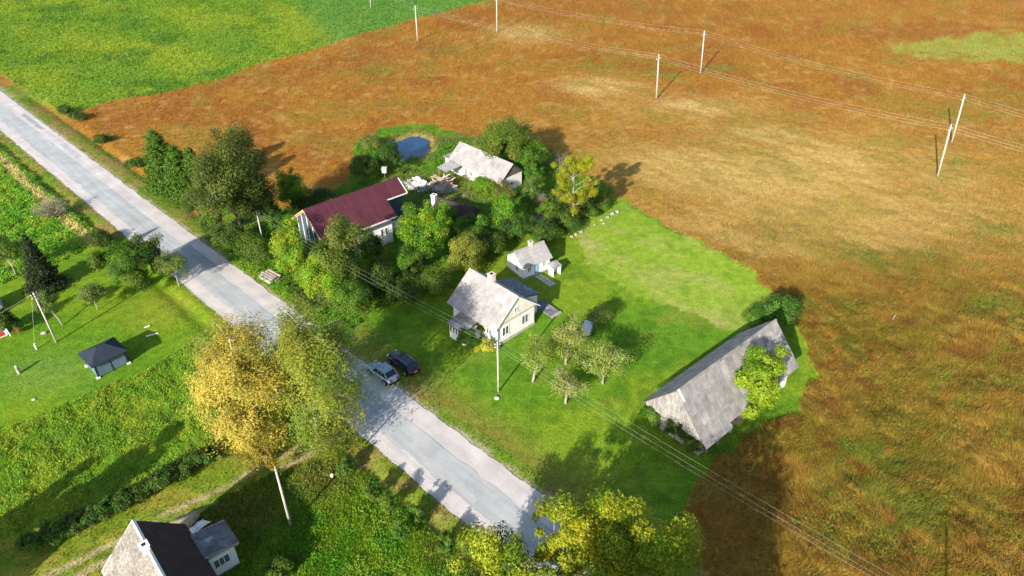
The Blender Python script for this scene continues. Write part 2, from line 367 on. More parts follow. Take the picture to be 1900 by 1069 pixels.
    p0 = np.array(G(500, 868)); p1 = np.array(G(275, 985)); dd = (p1 - p0) / np.linalg.norm(p1 - p0); q = (x - p0[0]) * -dd[1] + (y - p0[1]) * dd[0] + (a - .5) * 1.2
    rut = np.maximum(sstep(.55, .15, np.abs(q - .85)), sstep(.55, .15, np.abs(q + .75))); f = mixc(f, A_(.46, .35, .20), rut * .75 * sstep(.2, .5, b + .1))
    c[k] = f[k]
    k = z == Z_FRONT
    f = mixc(np.broadcast_to(A_(.095, .235, .011), c.shape), A_(.165, .265, .014), sstep(.42, .62, b)); f = mixc(f, A_(.13, .10, .03), sstep(.55, .70, a) * .5)
    f = mixc(f, A_(.17, .13, .04), np.clip(gz(600, 880, 3.5, 3, x, y) + gz(450, 950, 4, 4, x, y), 0, 1) * .7)
    c[k] = f[k]
    c[z == Z_ROAD] = A_(.42, .36, .31); c[z == Z_POND] = A_(.10, .08, .04)
    return c
def height(x, y, z):
    h = np.zeros(x.shape); f1 = fbm(x, y, 3.0, 3, 70) - .5; f2 = fbm(x, y, 1.2, 2, 75) - .5
    amp = {Z_FIELD: (.25, .22), Z_MEADOW: (.3, .2), Z_WEEDS: (.3, .25), Z_WEEDY: (.3, .3), Z_FRONT: (.3, .2), Z_YARD: (.15, .1), Z_PLOT: (.05, .03), Z_MOWN: (.06, .04), Z_LAWN: (.06, .03), Z_VERGE: (.12, .08), Z_TRACK: (.08, .05)}
    for k, (a, b) in amp.items(): h = np.where(z == k, f1 * a + f2 * b, h)
    near = sstep(14, 24, x) * sstep(92, 72, y); rg = np.abs(fbm(x * .7 + y * .5, y * .7 - x * .5, 2.4, 4, 78) - .5) * 2
    h = np.where(z == Z_FIELD, h + near * (.30 - .75 * np.clip(.35 - rg, 0, .35)), h)
    h = np.where(z == Z_WEEDS, h + .25, h); h = np.where(z == Z_WEEDY, h + .1, h)
    n = roadn(x, y)
    h = np.where((n > 28.2) & (n < 36.1), -.06, h)
    h -= .30 * np.exp(-((n - 26.2) / .9) ** 2) + .35 * np.exp(-((n - 39.6) / .9) ** 2) * (roadt(x, y) < -73)
    pr = pond_r(x, y); h = np.where(pr < 1.6, h * sstep(1.1, 1.6, pr) - .55 * sstep(1.35, .85, pr), h)
    return h
def axis(lo, a, b, hi, st, gr):
    m = list(np.arange(a, b, st)); u = []; s_ = st; p = a
    while p > lo: s_ *= gr; p -= s_; u.append(p)
    v = []; s_ = st; p = m[-1]
    while p < hi: s_ *= gr; p += s_; v.append(p)
    return np.array(u[::-1] + m + v)
gx = axis(-900, -80, 85, 900, .5, 1.045); gy = axis(-300, 34, 140, 1500, .5, 1.035)
GX, GY = np.meshgrid(gx, gy); ZN = zones(GX, GY); GC = colour(GX, GY, ZN); GH = height(GX, GY, ZN)
ny, nx = GX.shape
FXc = (GX[:-1, :-1] + GX[1:, 1:]) / 2; FYc = (GY[:-1, :-1] + GY[1:, 1:]) / 2; FZ = zones(FXc, FYc)
VALL = np.stack([GX, GY, GH], -1).reshape(-1, 3); CALL = GC.reshape(-1, 3)
ii, jj = np.meshgrid(np.arange(ny - 1), np.arange(nx - 1), indexing='ij')
FALL = np.stack([ii * nx + jj, ii * nx + jj + 1, (ii + 1) * nx + jj + 1, (ii + 1) * nx + jj], -1)
def zone_object(name, zs, label, cat):
    k = np.isin(FZ, zs); F = FALL[k]; u, inv = np.unique(F, return_inverse=True)
    me = np_mesh(name, VALL[u], inv.reshape(F.shape), CALL[u], smooth=True)
    return tag(link_mesh(name, me, M['ground']), label, cat, kind='structure')
zone_object('field', [Z_FIELD], 'wide rust-brown and straw coloured autumn field around the farmsteads', 'field')
zone_object('meadow', [Z_MEADOW], 'far yellow-green meadow beyond the rust-brown field', 'meadow')
zone_object('lawn', [Z_PLOT, Z_MOWN], 'bright green lawn round the white house with a paler mown patch', 'lawn')
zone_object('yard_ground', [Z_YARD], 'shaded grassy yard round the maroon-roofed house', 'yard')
zone_object('verge', [Z_VERGE, Z_ROAD], 'olive grass verge running along both sides of the road', 'verge')
zone_object('garden_lawn', [Z_LAWN], 'mown garden lawn around the dark blue pavilion', 'lawn')
zone_object('rough_meadow', [Z_WEEDY], 'rough green meadow with a straw coloured ditch strip by the road', 'meadow')
zone_object('weed_field', [Z_WEEDS], 'overgrown field of tall green weeds beside the yellow birch', 'field')
zone_object('track', [Z_TRACK], 'grassy farm track with two pale ruts leading to the dark-roofed house', 'track')
zone_object('rough_yard', [Z_FRONT], 'rough brown and green yard below the road', 'yard')
zone_object('pond_bed', [Z_POND], 'muddy bed and bank of the small pond', 'pond bed')
# pond water
a = np.linspace(0, 2 * math.pi, 48, endpoint=False); pr_ = []
for t in a:
    r = .1
    while pond_r(np.array(POND_C[0] + math.cos(t) * r), np.array(POND_C[1] + math.sin(t) * r)) < 1.06 and r < 9: r += .05
    pr_.append((POND_C[0] + math.cos(t) * r, POND_C[1] + math.sin(t) * r, -.20))
tag(MB().add(pr_, [tuple(range(48))]).obj('water', M['water']), 'small deep blue pond behind the maroon-roofed house', 'pond', kind='structure')

# ------------------------------------------------------------------ the road
def strip(name, n0, n1, z, mat, t0, t1, step, wob, label, cat, seed=0, mean=0):
    T = np.arange(t0, t1, step); V = []; k = 7
    for i, t in enumerate(T):
        q = np.array([t, t]); e0 = (fbm(np.array(t), np.array(seed * 7.), 1.3, 4, seed) - .5) * wob; e1 = (fbm(np.array(t), np.array(seed * 7. + 50), 1.3, 4, seed + 3) - .5) * wob
        for j in range(k):
            n = (n0 + e0) + ((n1 + e1) - (n0 + e0)) * j / (k - 1); crown = .05 * (1 - abs(j / (k - 1) * 2 - 1))
            V.append((*(RD * t + RN * n), z + crown))
    F = [(i * k + j, (i + 1) * k + j, (i + 1) * k + j + 1, i * k + j + 1) for i in range(len(T) - 1) for j in range(k - 1)]
    return tag(link_mesh(name, np_mesh(name, V, F), mat), label, cat, kind='structure')
strip('road', 28.45, 35.85, .012, M['gravel'], -420, 160, .25, .55, 'country road with wide pale gravel shoulders', 'road', 11)
ROADROT = (0, 0, math.atan2(RD[1], RD[0]))
rd = bpy.data.objects['road']
V = []; T = np.arange(-420, 160, .3); k = 5
for t in T:
    e0 = (fbm(np.array(t), np.array(3.), 2.2, 5, 21) - .5) * .75; e1 = (fbm(np.array(t), np.array(60.), 1.8, 5, 25) - .5) * .6
    for j in range(k): V.append((t, (30.1 + e0) + (33.35 + e1 - 30.1 - e0) * j / (k - 1), .0))
F = [(i * k + j, i * k + j + 1, (i + 1) * k + j + 1, (i + 1) * k + j) for i in range(len(T) - 1) for j in range(k - 1)]
def crown_z(n): return .012 + .05 * (1 - abs((n - 28.45) / 7.4 * 2 - 1))
V = [(t, n, crown_z(n) + .014) for t, n, _ in V]
F = [f[::-1] for f in F]
# road frame: local x along the road, local y across
def road_pt(t, n): return (*(RD * t + RN * n), 0)
me = np_mesh('asphalt', [(*(RD * t + RN * n), z) for t, n, z in V], [f[::-1] for f in F])
tag(link_mesh('asphalt', me, M['asphalt']), 'worn blue-grey asphalt strip down the middle of the road', 'asphalt', kind='structure')
def patch(px, py, L, W, key, rag=.12):
    x, y = G(px, py); t, n = roadt(x, y), roadn(x, y); k = 9; V = []
    rr = random.Random(int(px * 7 + py))
    pts = [(-L / 2 + L * i / k, sg * W / 2 + rr.uniform(-rag, rag)) for i in range(k + 1) for sg in (-1, 0, 1)]
    V = [(*(RD * (t + a) + RN * (n + b)), crown_z(n + b) + .024) for a, b in pts]
    o = MB().add(V, [(3 * i + j, 3 * i + 3 + j, 3 * i + 4 + j, 3 * i + 1 + j) for i in range(k) for j in range(2)]).obj('repair_patch', M[key]); o.parent = rd; return o
for p in [(372, 480, 10, 1.5, 'patch'), (748, 808, 1.6, .35, 'patch_pale'), (832, 890, 8, .6, 'patch_pale'), (60, 226, 12, .8, 'patch'), (130, 280, 9, .9, 'patch_pale')]:
    patch(*p)

# ------------------------------------------------------------------ grass and weeds on the ground
def blades(name, zs, n, box, h, wd, label, cat, lean=.5, dens_pow=0, seed=1, jit=.25, tint=(1, 1, 1), flop=.0, fade=0, keepf=None):
    g = np.random.default_rng(seed)
    m = int(n * 2.6); x = g.uniform(box[0], box[1], m); y = g.uniform(box[2], box[3], m)
    # sample thinner with distance from the middle of the place, with larger tufts there
    d = np.hypot(x, y); keep = np.ones(m, bool)
    if dens_pow: keep = g.random(m) < np.clip((box[2] / np.maximum(d, 1)) ** dens_pow * 1.6, .02, 1)
    if keepf is not None: keep &= keepf(x, y)
    if fade: keep &= g.random(m) < np.minimum(sstep(box[1], box[1] - fade, x), sstep(box[3], box[3] - fade, y))
    z = zones(x, y); keep &= np.isin(z, zs); x, y, z = x[keep][:n], y[keep][:n], z[keep][:n]; k = len(x)
    sc = np.clip(np.hypot(x, y) / 90, .75, 2.4) if dens_pow else np.ones(k)
    c = colour(x, y, z) * np.array(tint) * (1 + g.normal(0, jit, (k, 1))) * (1 + g.normal(0, .08, (k, 3)))
    hh = h * sc * g.uniform(.5, 1.3, k); ww = wd * sc * g.uniform(.6, 1.4, k); a = g.uniform(0, math.pi, k)
    fl = fbm(x, y, 7, 3, 90) * 4 * math.pi; tx = np.cos(fl) * flop + g.normal(0, lean, k); ty = np.sin(fl) * flop + g.normal(0, lean, k)
    h0 = height(x, y, z) - .03
    dx, dy = np.cos(a) * ww / 2, np.sin(a) * ww / 2
    V = np.empty((k, 3, 3)); V[:, 0] = np.stack([x - dx, y - dy, h0], -1); V[:, 1] = np.stack([x + dx, y + dy, h0], -1); V[:, 2] = np.stack([x + tx * hh, y + ty * hh, h0 + hh], -1)
    C = np.repeat(c[:, None], 3, 1)
    me = np_mesh(name, V.reshape(-1, 3), np.arange(k * 3).reshape(-1, 3), C.reshape(-1, 3))
    return tag(link_mesh(name, me, M['blade']), label, cat, kind='stuff')
blades('field_grass', [Z_FIELD], 460000, (-95, 160, 36, 268), .30, .06, 'dry rust-brown stems covering the wide field', 'grass', .35, 1.3, 2, .11, (1.12, 1.12, 1.12), .4)
blades('field_grass', [Z_FIELD], 230000, (14, 95, 36, 125), .42, .06, 'tangled brown and olive grass of the field beside the barn', 'grass', .5, 0, 12, .16, (1.1, 1.1, 1.1), .7, 55)
blades('meadow_grass', [Z_MEADOW], 70000, (-175, 30, 130, 255), .4, .3, 'far green meadow grass', 'grass', .5, 0, 3, .25, (1.05, 1.05, 1.05), .4)
blades('lawn_grass', [Z_PLOT, Z_MOWN], 170000, (-25, 50, 36, 120), .09, .11, 'short bright grass of the lawn round the white house', 'grass', .7, 0, 4, .22)
blades('lawn_grass', [Z_LAWN], 80000, (-85, -25, 45, 110), .08, .11, 'short mown grass round the dark pavilion', 'grass', .7, 0, 5, .18)
blades('verge_grass', [Z_VERGE, Z_TRACK, Z_YARD], 110000, (-110, 20, 30, 160), .2, .12, 'uneven grass along the road and the track', 'grass', .6, 0, 6, .3)
blades('yard_weeds', [Z_FRONT], 130000, (-40, 15, 24, 62), .26, .09, 'rank weeds of the rough yard below the road', 'weeds', .6, 0, 7, .35, (1, 1, 1), .4)
blades('reeds', [Z_YARD, Z_POND], 5000, (-32, 0, 112, 140), .9, .07, 'tan reeds and sedge ringing the small pond', 'reeds', .25, 0, 14, .2, (1.2, 1.1, .9), 0, 0, lambda x, y: (pond_r(x, y) > 1.03) & (pond_r(x, y) < 1.75) & (fbm(x, y, 2.0, 3, 97) > .42))
def leafy(name, zs, n, box, size, hmax, label, cat, seed=1, keepf=None, tint=(1, 1, 1)):
    g = np.random.default_rng(seed); m = int(n * 3); x = g.uniform(box[0], box[1], m); y = g.uniform(box[2], box[3], m)
    cl = fbm(x, y, 1.4, 3, 95); keep = g.random(m) < (.45 + .55 * sstep(.30, .6, cl)); z = zones(x, y); keep &= np.isin(z, zs)
    if keepf is not None: keep &= keepf(x, y)
    x, y, z, cl = x[keep][:n], y[keep][:n], z[keep][:n], cl[keep][:n]; k = len(x)
    top = hmax * (.35 + .65 * sstep(.30, .7, cl)); zz = height(x, y, z) + top * g.uniform(.35, 1.1, k)
    c = colour(x, y, z) * np.array(tint) * (1 + g.normal(0, .25, (k, 1))) * (1 + g.normal(0, .07, (k, 3)))
    P = np.stack([x, y, zz], -1); Nn = g.normal(0, .4, (k, 3)) + np.array([-.25, -.5, 1.0])*1.0; 
    return tag(link_mesh(name, leaf_mesh(name, P, Nn, size * g.uniform(.6, 1.4, k), c, g), M['leaf']), label, cat, kind='stuff')
def leaf_mesh(name, P, Nn, size, c, g, asp=.6):
    k = len(P); Nn = Nn / (np.linalg.norm(Nn, axis=1, keepdims=True) + 1e-9); r = g.normal(0, 1, (k, 3)); t = np.cross(Nn, r); t /= np.linalg.norm(t, axis=1, keepdims=True) + 1e-9; b = np.cross(Nn, t)
    s_ = size[:, None]; V = np.empty((k, 3, 3)); V[:, 0] = P - t * s_ * .5 - b * s_ * .5 * asp; V[:, 1] = P + t * s_ * .55; V[:, 2] = P - t * s_ * .35 + b * s_ * .5 * asp * 1.2
    return np_mesh(name, V.reshape(-1, 3), np.arange(k * 3).reshape(-1, 3), np.repeat(c, 3, 0))
leafy('weeds', [Z_WEEDS], 120000, (-70, -20, 36, 75), .17, .28, 'dense tall green weeds filling the overgrown field', 'weeds', 8, None, (1.05, 1.12, 1.1))
leafy('weeds', [Z_WEEDY], 70000, (-115, -45, 75, 150), .27, .5, 'bushy green growth of the rough meadow by the road', 'weeds', 9, None, (1.05, 1.22, 1.0))
leafy('weeds', [Z_FRONT], 20000, (-24, 8, 26, 58), .15, .35, 'leafy weeds of the rough yard below the road', 'weeds', 10, None, (1.0, 1.08, 1.1))
leafy('field_weeds', [Z_FIELD], 12000, (18, 80, 36, 100), .17, .6, 'scattered green weeds among the brown grass beside the barn', 'weeds', 21, lambda x, y: fbm(x, y, 2.2, 4, 88) > .60, (.55, 1.15, .8))
leafy('undergrowth', [Z_YARD], 26000, (-45, 22, 70, 135), .26, .7, 'low green undergrowth between the trees of the shaded yard', 'undergrowth', 11)

# ------------------------------------------------------------------ buildings
SHEETS = {}
def sheet_mesh(key, L, W, mat, waves=6):
    """one corrugated sheet: L across the slope width (local x), W down the slope (local y)"""
    k = (round(L, 3), round(W, 3), key)
    if k not in SHEETS:
        n = waves * 2; V = []
        for i in range(n + 1):
            x = -L / 2 + L * i / n; z = .022 * (i % 2)
            V += [(x, -W / 2, z), (x, W / 2, z)]
        me = MB().add(V, [(2 * i, 2 * i + 2, 2 * i + 3, 2 * i + 1) for i in range(n)]).mesh('roof_sheet'); me.materials.append(mat); SHEETS[k] = me
    return SHEETS[k]
def roof_slope(parent, p0, u, d, LU, LD, key, nu, nd, jit=.012, skip=(), deck='wood_dark', name='roof_sheet'):
    """sheets laid on the plane from p0 along u (unit, ridge direction) for LU and down d (unit, down the slope) for LD"""
    p0, u, d = Vector(p0), Vector(u), Vector(d); nrm = u.cross(d)
    if nrm.z < 0: nrm = -nrm
    me = sheet_mesh(key, LU / nu * 1.03, LD / nd * 1.10, M[key])
    rr = random.Random(int(LU * 100 + LD * 37 + p0.x * 11))
    for i in range(nu):
        for j in range(nd):
            if (i, j) in skip: continue
            c = p0 + u * (LU * (i + .5) / nu) + d * (LD * (j + .5) / nd) + nrm * (.05 + rr.uniform(0, jit))
            # lower edge lies on top of the next sheet
            m = Matrix((u, -d, nrm)).transposed().to_4x4() if u.cross(-d).dot(nrm) > 0 else Matrix((-u, -d, nrm)).transposed().to_4x4()
            tilt = Matrix.Rotation(-.022 + rr.uniform(-1, 1) * jit * .4, 4, 'X') @ Matrix.Rotation(rr.uniform(-1, 1) * jit * .35, 4, 'Z')
            o = bpy.data.objects.new(name, me); COL.objects.link(o); o.parent = parent; o.matrix_local = Matrix.Translation(c) @ m @ tilt
def gable_roof(parent, a, b, ze, zr, key, nu, nd, th=.12, deck='wood_dark', jit=.012, ridge=None, sides=(1, -1), u0=None, u1=None):
    u0 = -a if u0 is None else u0; u1 = a if u1 is None else u1
    sl = math.hypot(b, zr - ze)
    for s_ in sides:
        mb = MB(); pts = [(u0 + .03, 0, zr), (u1 - .03, 0, zr), (u1 - .03, s_ * (b - .03), ze), (u0 + .03, s_ * (b - .03), ze)]
        if s_ > 0: pts = pts[::-1]
        mb.slab(pts[::-1], th).obj('roof_deck', M[deck], parent)
        if key: roof_slope(parent, (u0, 0, zr), (1, 0, 0), (0, s_ * b / sl, (ze - zr) / sl), u1 - u0, sl, key, nu, nd, jit)
    if ridge:
        k = (zr - ze) / b; n = max(2, int((u1 - u0) / 1.2))
        for i in range(n):
            x0 = u0 + (u1 - u0) * i / n; x1 = u0 + (u1 - u0) * (i + 1) / n + .04
            MB().prism([(-.18, zr - .18 * k + .10), (0, zr + .14), (.18, zr - .18 * k + .10), (0, zr + .09)], x0, x1).obj('ridge_cap', M[ridge], parent)
def gable_wall(parent, a, b, h, zr, mat, name='wall'):
    return MB().prism([(-b, 0), (b, 0), (b, h), (0, zr), (-b, h)], -a, a).obj(name, M[mat], parent)
def window(parent, c, out, w, h, panes=2, name='window', frame='trim', dep=.05, glass='glass'):
    """window centred at c on a wall whose outward direction is out ('+u','-u','+v','-v')"""
    rz = {'+u': -math.pi / 2 + math.pi, '-u': -math.pi / 2, '+v': math.pi, '-v': 0}[out]
    f = MB(); t = .09
    f.box(-w / 2 - t, w / 2 + t, -dep, .02, h / 2, h / 2 + t).box(-w / 2 - t, w / 2 + t, -dep - .04, .02, -h / 2 - t, -h / 2)
    f.box(-w / 2 - t, -w / 2, -dep, .02, -h / 2 + .001, h / 2 - .001).box(w / 2, w / 2 + t, -dep, .02, -h / 2 + .001, h / 2 - .001)
    for i in range(1, panes): x = -w / 2 + w * i / panes; f.box(x - .035, x + .035, -dep + .005, .02, -h / 2 + .001, h / 2 - .001)
    wo = f.obj(name, M[frame], parent, c, (0, 0, {'-v': 0, '+v': math.pi, '+u': math.pi / 2, '-u': -math.pi / 2}[out]))
    for i in range(panes):
        x0 = -w / 2 + w * i / panes + (.036 if i else .002); x1 = -w / 2 + w * (i + 1) / panes - (.036 if i < panes - 1 else .002)
        MB().box(x0, x1, -.012, .015, -h / 2 + .002, h / 2 - .002).obj('pane', M[glass], wo)
    return wo
def chimney(parent, c, w, z0, z1, mat='brick_pale'):
    o = MB().box(c[0] - w, c[0] + w, c[1] - w, c[1] + w, z0, z1).obj('chimney', M[mat], parent)
    MB().box(c[0] - w - .07, c[0] + w + .07, c[1] - w - .07, c[1] + w + .07, z1 + .001, z1 + .13).obj('chimney_cap', M[mat], o)
    MB().box(c[0] - w * .55, c[0] + w * .55, c[1] - w * .55, c[1] + w * .55, z1 + .1, z1 + .136).obj('flue', M['soot_and_hole_dark'], o)
    return o
def planks(parent, fn, x0, x1, y, n, mat='wood_grey', seed=1, zb=0.0, axis='u', name='plank', th=.03):
    """vertical boards on a gable: fn(v) gives the top height; boards stand on the face at distance y"""
    rr = random.Random(seed); wv = (x1 - x0) / n
    for i in range(n):
        v0 = x0 + wv * i + .012; v1 = v0 + wv - .024; b = zb(v0) if callable(zb) else zb
        b += rr.uniform(-.06, .06); o0 = rr.uniform(0, .02); t0, t1 = fn(v0), fn(v1)
        if min(t0, t1) - b < .08: continue
        s_ = 1 if y > 0 else -1; ya, yb = y, y + s_ * (th + o0)
        V = [(ya, v0, b), (ya, v1, b), (ya, v1, t1), (ya, v0, t0), (yb, v0, b), (yb, v1, b), (yb, v1, t1), (yb, v0, t0)]
        MB().add(V, [(0, 1, 2, 3), (7, 6, 5, 4), (0, 4, 5, 1), (1, 5, 6, 2), (2, 6, 7, 3), (3, 7, 4, 0)]).obj(name, M[mat], parent)

# --- white house
H1 = tag(empty('house', (-2.38, 75.15, 0), R(-45.26)), 'white rendered house with pale grey gable roof, chimney and cream gable', 'house')
a, b, ze, zr = 4.4, 4.0, 2.77, 6.12; sl = (zr - ze) / b; wa, wb = 4.15, 3.25; hw = zr - sl * wb - .16
MB().box(-wa - .06, wa + .06, -wb - .06, wb + .06, -.2, .45).obj('foundation', M['stone_base'], H1)
MB().prism([(-wb, .451), (wb, .451), (wb, hw), (0, zr - .16), (-wb, hw)], -wa, wa).obj('wall', M['white_wall'], H1)
gable_roof(H1, a, b, ze, zr, 'sheet', 8, 3, ridge='sheet')
MB().prism([(-wb - .1, hw - .02), (wb + .1, hw - .02), (0, zr - .22 + .08)], wa + .001, wa + .07).obj('gable_cladding', M['cream_board'], H1)
MB().box(wa + .002, wa + .16, -wb - .25, wb + .25, hw - .12, hw - .03).obj('gable_ledge', M['wood_new'], H1)
for s_ in (1, -1): MB().slab([(a - .02, 0, zr + .03), (a + .05, 0, zr + .03), (a + .05, s_ * b, ze + .03), (a - .02, s_ * b, ze + .03)][::s_], .16).obj('verge_board', M['trim'], H1)
window(H1, (wa, -1.9, 1.75), '+u', 1.05, 1.25, 2); window(H1, (wa, 1.55, 1.75), '+u', 1.05, 1.25, 2)
window(H1, (wa + .071, -.1, 4.1), '+u', .5, .75, 2)
window(H1, (2.6, -wb, 1.7), '-v', .85, 1.2, 2)
window(H1, (0, wb, 1.7), '+v', .85, 1.2, 2)
chimney(H1, (-.35, .1), .36, zr - .6, zr + .95)
# veranda on the road side
vu0, vu1, vv = -1.75, 1.35, -6.3
MB().box(vu0 + .15, vu1 - .15, vv + .15, -wb - .061, -.1, 2.05).obj('veranda_wall', M['white_wall'], H1)
vd = MB().slab([(vu0, vv - .1, 2.12), (vu1, vv - .1, 2.12), (vu1, -wb + .02, 2.88), (vu0, -wb + .02, 2.88)], .08).obj('veranda_deck', M['wood_dark'], H1)
q = math.hypot(3.07, .76); roof_slope(H1, (vu0, -wb, 2.88), (1, 0, 0), (0, -3.07 / q, -.76 / q), vu1 - vu0, q, 'sheet_barn', 3, 2, name='veranda_roof_sheet')
for i in range(5): window(H1, (vu0 + .5 + i * .52, vv + .15, 1.45), '-v', .33, .72, 1)
window(H1, (vu0 + .15, -5, 1.4), '-u', .9, .8, 3)
# lean-to on the garden side
lu0, lu1 = -2.4, 2.75
MB().prism([(3.311, -.1), (5.45, -.1), (5.45, 2.75), (3.311, 3.4)], lu0 + .2, lu1 - .2).obj('lean_to_wall', M['white_wall'], H1)
MB().slab([(lu0, 2.95, 3.78), (lu1, 2.95, 3.78), (lu1, 5.75, 2.80), (lu0, 5.75, 2.80)][::-1], .08).obj('lean_to_deck', M['wood_dark'], H1)
q = math.hypot(2.8, .98); roof_slope(H1, (lu0, 2.95, 3.79), (1, 0, 0), (0, 2.8 / q, -.98 / q), lu1 - lu0, q, 'sheet_dark', 5, 2, .03, name='lean_to_roof_sheet')
window(H1, (lu1 - .2, 4.5, 1.6), '+u', .5, .6, 1)
MB().tube([(wa + .12, -wb - .1, hw), (wa + .12, -wb - .1, .3)], .05).obj('downpipe', M['metal_grey'], H1)
# cellar ramp beside it
CR = tag(empty('cellar_cover', (H1.matrix_basis @ Vector((3.2, 6.7, 0)))[:], R(-45.26)), 'low grey felt covered cellar mound beside the white house', 'cellar cover')
MB().slab([(-1.7, -.7, .10), (1.5, -.8, .22), (1.6, .7, .30), (-1.7, .8, .55)], .6).obj('felt_cover', M['sheet_dark'], CR)
MB().slab([(1.55, -.85, .26), (1.9, -.85, .2), (1.95, .8, .2), (1.65, .8, .34)], .5).obj('stone_edge', M['stone'], CR)

# --- small cottage
H2 = tag(empty('cottage', (2.38, 87.71, 0), R(34.8)), 'small white cottage with pale roof and pale blue door', 'cottage')
a, b, ze, zr = 2.64, 2.2, 2.04, 3.7; wa, wb = 2.35, 1.9; sl = (zr - ze) / b; hw = zr - sl * wb - .14
MB().box(-wa - .04, wa + .04, -wb - .04, wb + .04, -.2, .25).obj('foundation', M['stone_base'], H2)
MB().prism([(-wb, .251), (wb, .251), (wb, hw), (0, zr - .14), (-wb, hw)], -wa, wa).obj('wall', M['white_wall'], H2)
gable_roof(H2, a, b, ze, zr, 'sheet', 5, 2, th=.09, ridge='sheet')
window(H2, (-1.25, -wb, 1.3), '-v', .5, .75, 2); window(H2, (1.35, -wb, 1.35), '-v', .5, .75, 2); window(H2, (-wa, -.5, 1.25), '-u', .55, .85, 2)
d_ = MB().box(-.4, .4, -wb - .05, -wb + .01, .06, 1.85).obj('door', M['blue_door'], H2, (.05, 0, 0)); MB().box(.28, .33, -wb - .1, -wb - .051, .95, 1.05).obj('handle', M['metal_grey'], d_)
window(H2, (-wa, .15, 2.75), '-u', .28, .3, 1)
chimney(H2, (.37, .1), .26, zr - .4, zr + .6)
PO = tag(empty('privy', (H2.matrix_basis @ Vector((2.2, -3.3, 0)))[:], R(34.8)), 'tiny whitewashed shed with open doorway at the end of the cottage', 'shed')
w_ = MB().box(-.7, -.58, -.55, .55, -.1, 1.5).box(.58, .7, -.55, .55, -.1, 1.5).box(-.579, .579, .45, .55, -.1, 1.5); w_.obj('wall', M['white_wall'], PO)
MB().slab([(-.8, -.7, 1.55), (.8, -.7, 1.55), (.8, .7, 1.75), (-.8, .7, 1.75)], .08).obj('roof', M['wood_grey'], PO)
MB().box(-.35, .3, -.5, -.45, 0, .2).obj('threshold', M['wood_dark'], PO)
GPH = tag(empty('garden_path', (H2.matrix_basis @ Vector((0, 0, 0)))[:], R(34.8)), 'short path of worn concrete slabs before the cottage door', 'path', kind='structure')
for i in range(5):
    for j in range(2):
        MB().box(-.28, .28, -.28, .28, -.02, .05).obj('slab', M['concrete'], GPH, (.05 + (j - .5) * .62 + i * .06, -2.5 - i * .66, 0), (random.uniform(-.02, .02), random.uniform(-.02, .02), random.uniform(-.08, .08)))

# --- barn
H3 = tag(empty('barn', (23.31, 59.9, 0), R(41.26)), 'long old barn with patched grey sheet roof and weathered board gable', 'barn')
a, b, ze, zr = 8.94, 3.95, 2.9, 7.3; wa, wb = 8.1, 3.35; sl = (zr - ze) / b; hw = zr - sl * wb - .2
MB().prism([(-wb, -.1), (wb, -.1), (wb, hw), (0, zr - .2), (-wb, hw)], -wa, wa).obj('wall', M['wood_dark'], H3)
slp = math.hypot(b, zr - ze)
for s_ in (1, -1):
    pts = [(-a + .03, 0, zr), (a - .03, 0, zr), (a - .03, s_ * (b - .03), ze), (-a + .03, s_ * (b - .03), ze)]
    MB().slab(pts[::-1] if s_ < 0 else pts, .12).obj('roof_deck', M['wood_dark'], H3)
    roof_slope(H3, (-a, 0, zr), (1, 0, 0), (0, s_ * b / slp, (ze - zr) / slp), 2 * a, slp, 'sheet_barn', 16, 4, .03)
# patched lower front corner where the sheets hang lower
roof_slope(H3, (-a, -b * .985, ze + .02), (1, 0, 0), (0, -b / slp, (ze - zr) / slp), 4.6, .75, 'sheet_barn', 4, 1, .03)
for i in range(15):
    x0 = -a + 2 * a * i / 15; MB().prism([(-.2, zr - .1), (0, zr + .15), (.2, zr - .1), (0, zr + .09)], x0, x0 + 2 * a / 15 + .05).obj('ridge_cap', M['sheet_barn'], H3)
planks(H3, lambda v: zr - .25 - sl * abs(v), -wb - .4, wb + .4, -wa - .35, 34, 'wood_grey', 3, lambda v: 2.35)
planks(H3, lambda v: 2.5, -wb - .02, wb + .02, -wa - .001, 30, 'wood_grey', 4, 0)
MB().prism([(-wb - .35, 2.35), (wb + .35, 2.35), (0, zr - .3)], -wa - .345, -wa - .001).obj('gable_overhang', M['wood_dark'], H3)
planks(H3, lambda v: zr - .25 - sl * abs(v), -wb - .1, wb + .1, wa + .001, 30, 'wood_grey', 5, 0)
for i in range(18):   # white side boards of the far corner and the open bays on the field side
    x = 8.0 - i * .31
    if i < 10: MB().box(x - .14, x + .14, -wb - .05, -wb - .002, 0, hw - .02).obj('side_board', M['white_wall'], H3)
for x in (-7.2, -5.2, -3.0): MB().box(x - .1, x + .1, -wb - .32, -wb - .12, -.05, 2.9).obj('post', M['wood_grey'], H3)
MB().box(-4.9, -3.3, -wb - .06, -wb - .003, 0, 2.1).obj('door', M['wood_grey'], H3)
MB().box(-8.0, -7.5, -wb - .06, -wb - .003, .2, 2.3).obj('side_board', M['wood_grey'], H3)
MB().slab([(-a - .02, -.05, zr + .12), (-a + .25, -.05, zr + .12), (-a + .25, -1.0, zr - .9), (-a - .02, -1.0, zr - .9)][::-1], .05).obj('verge_board', M['trim'], H3)
H3['note'] = 0; del H3['note']

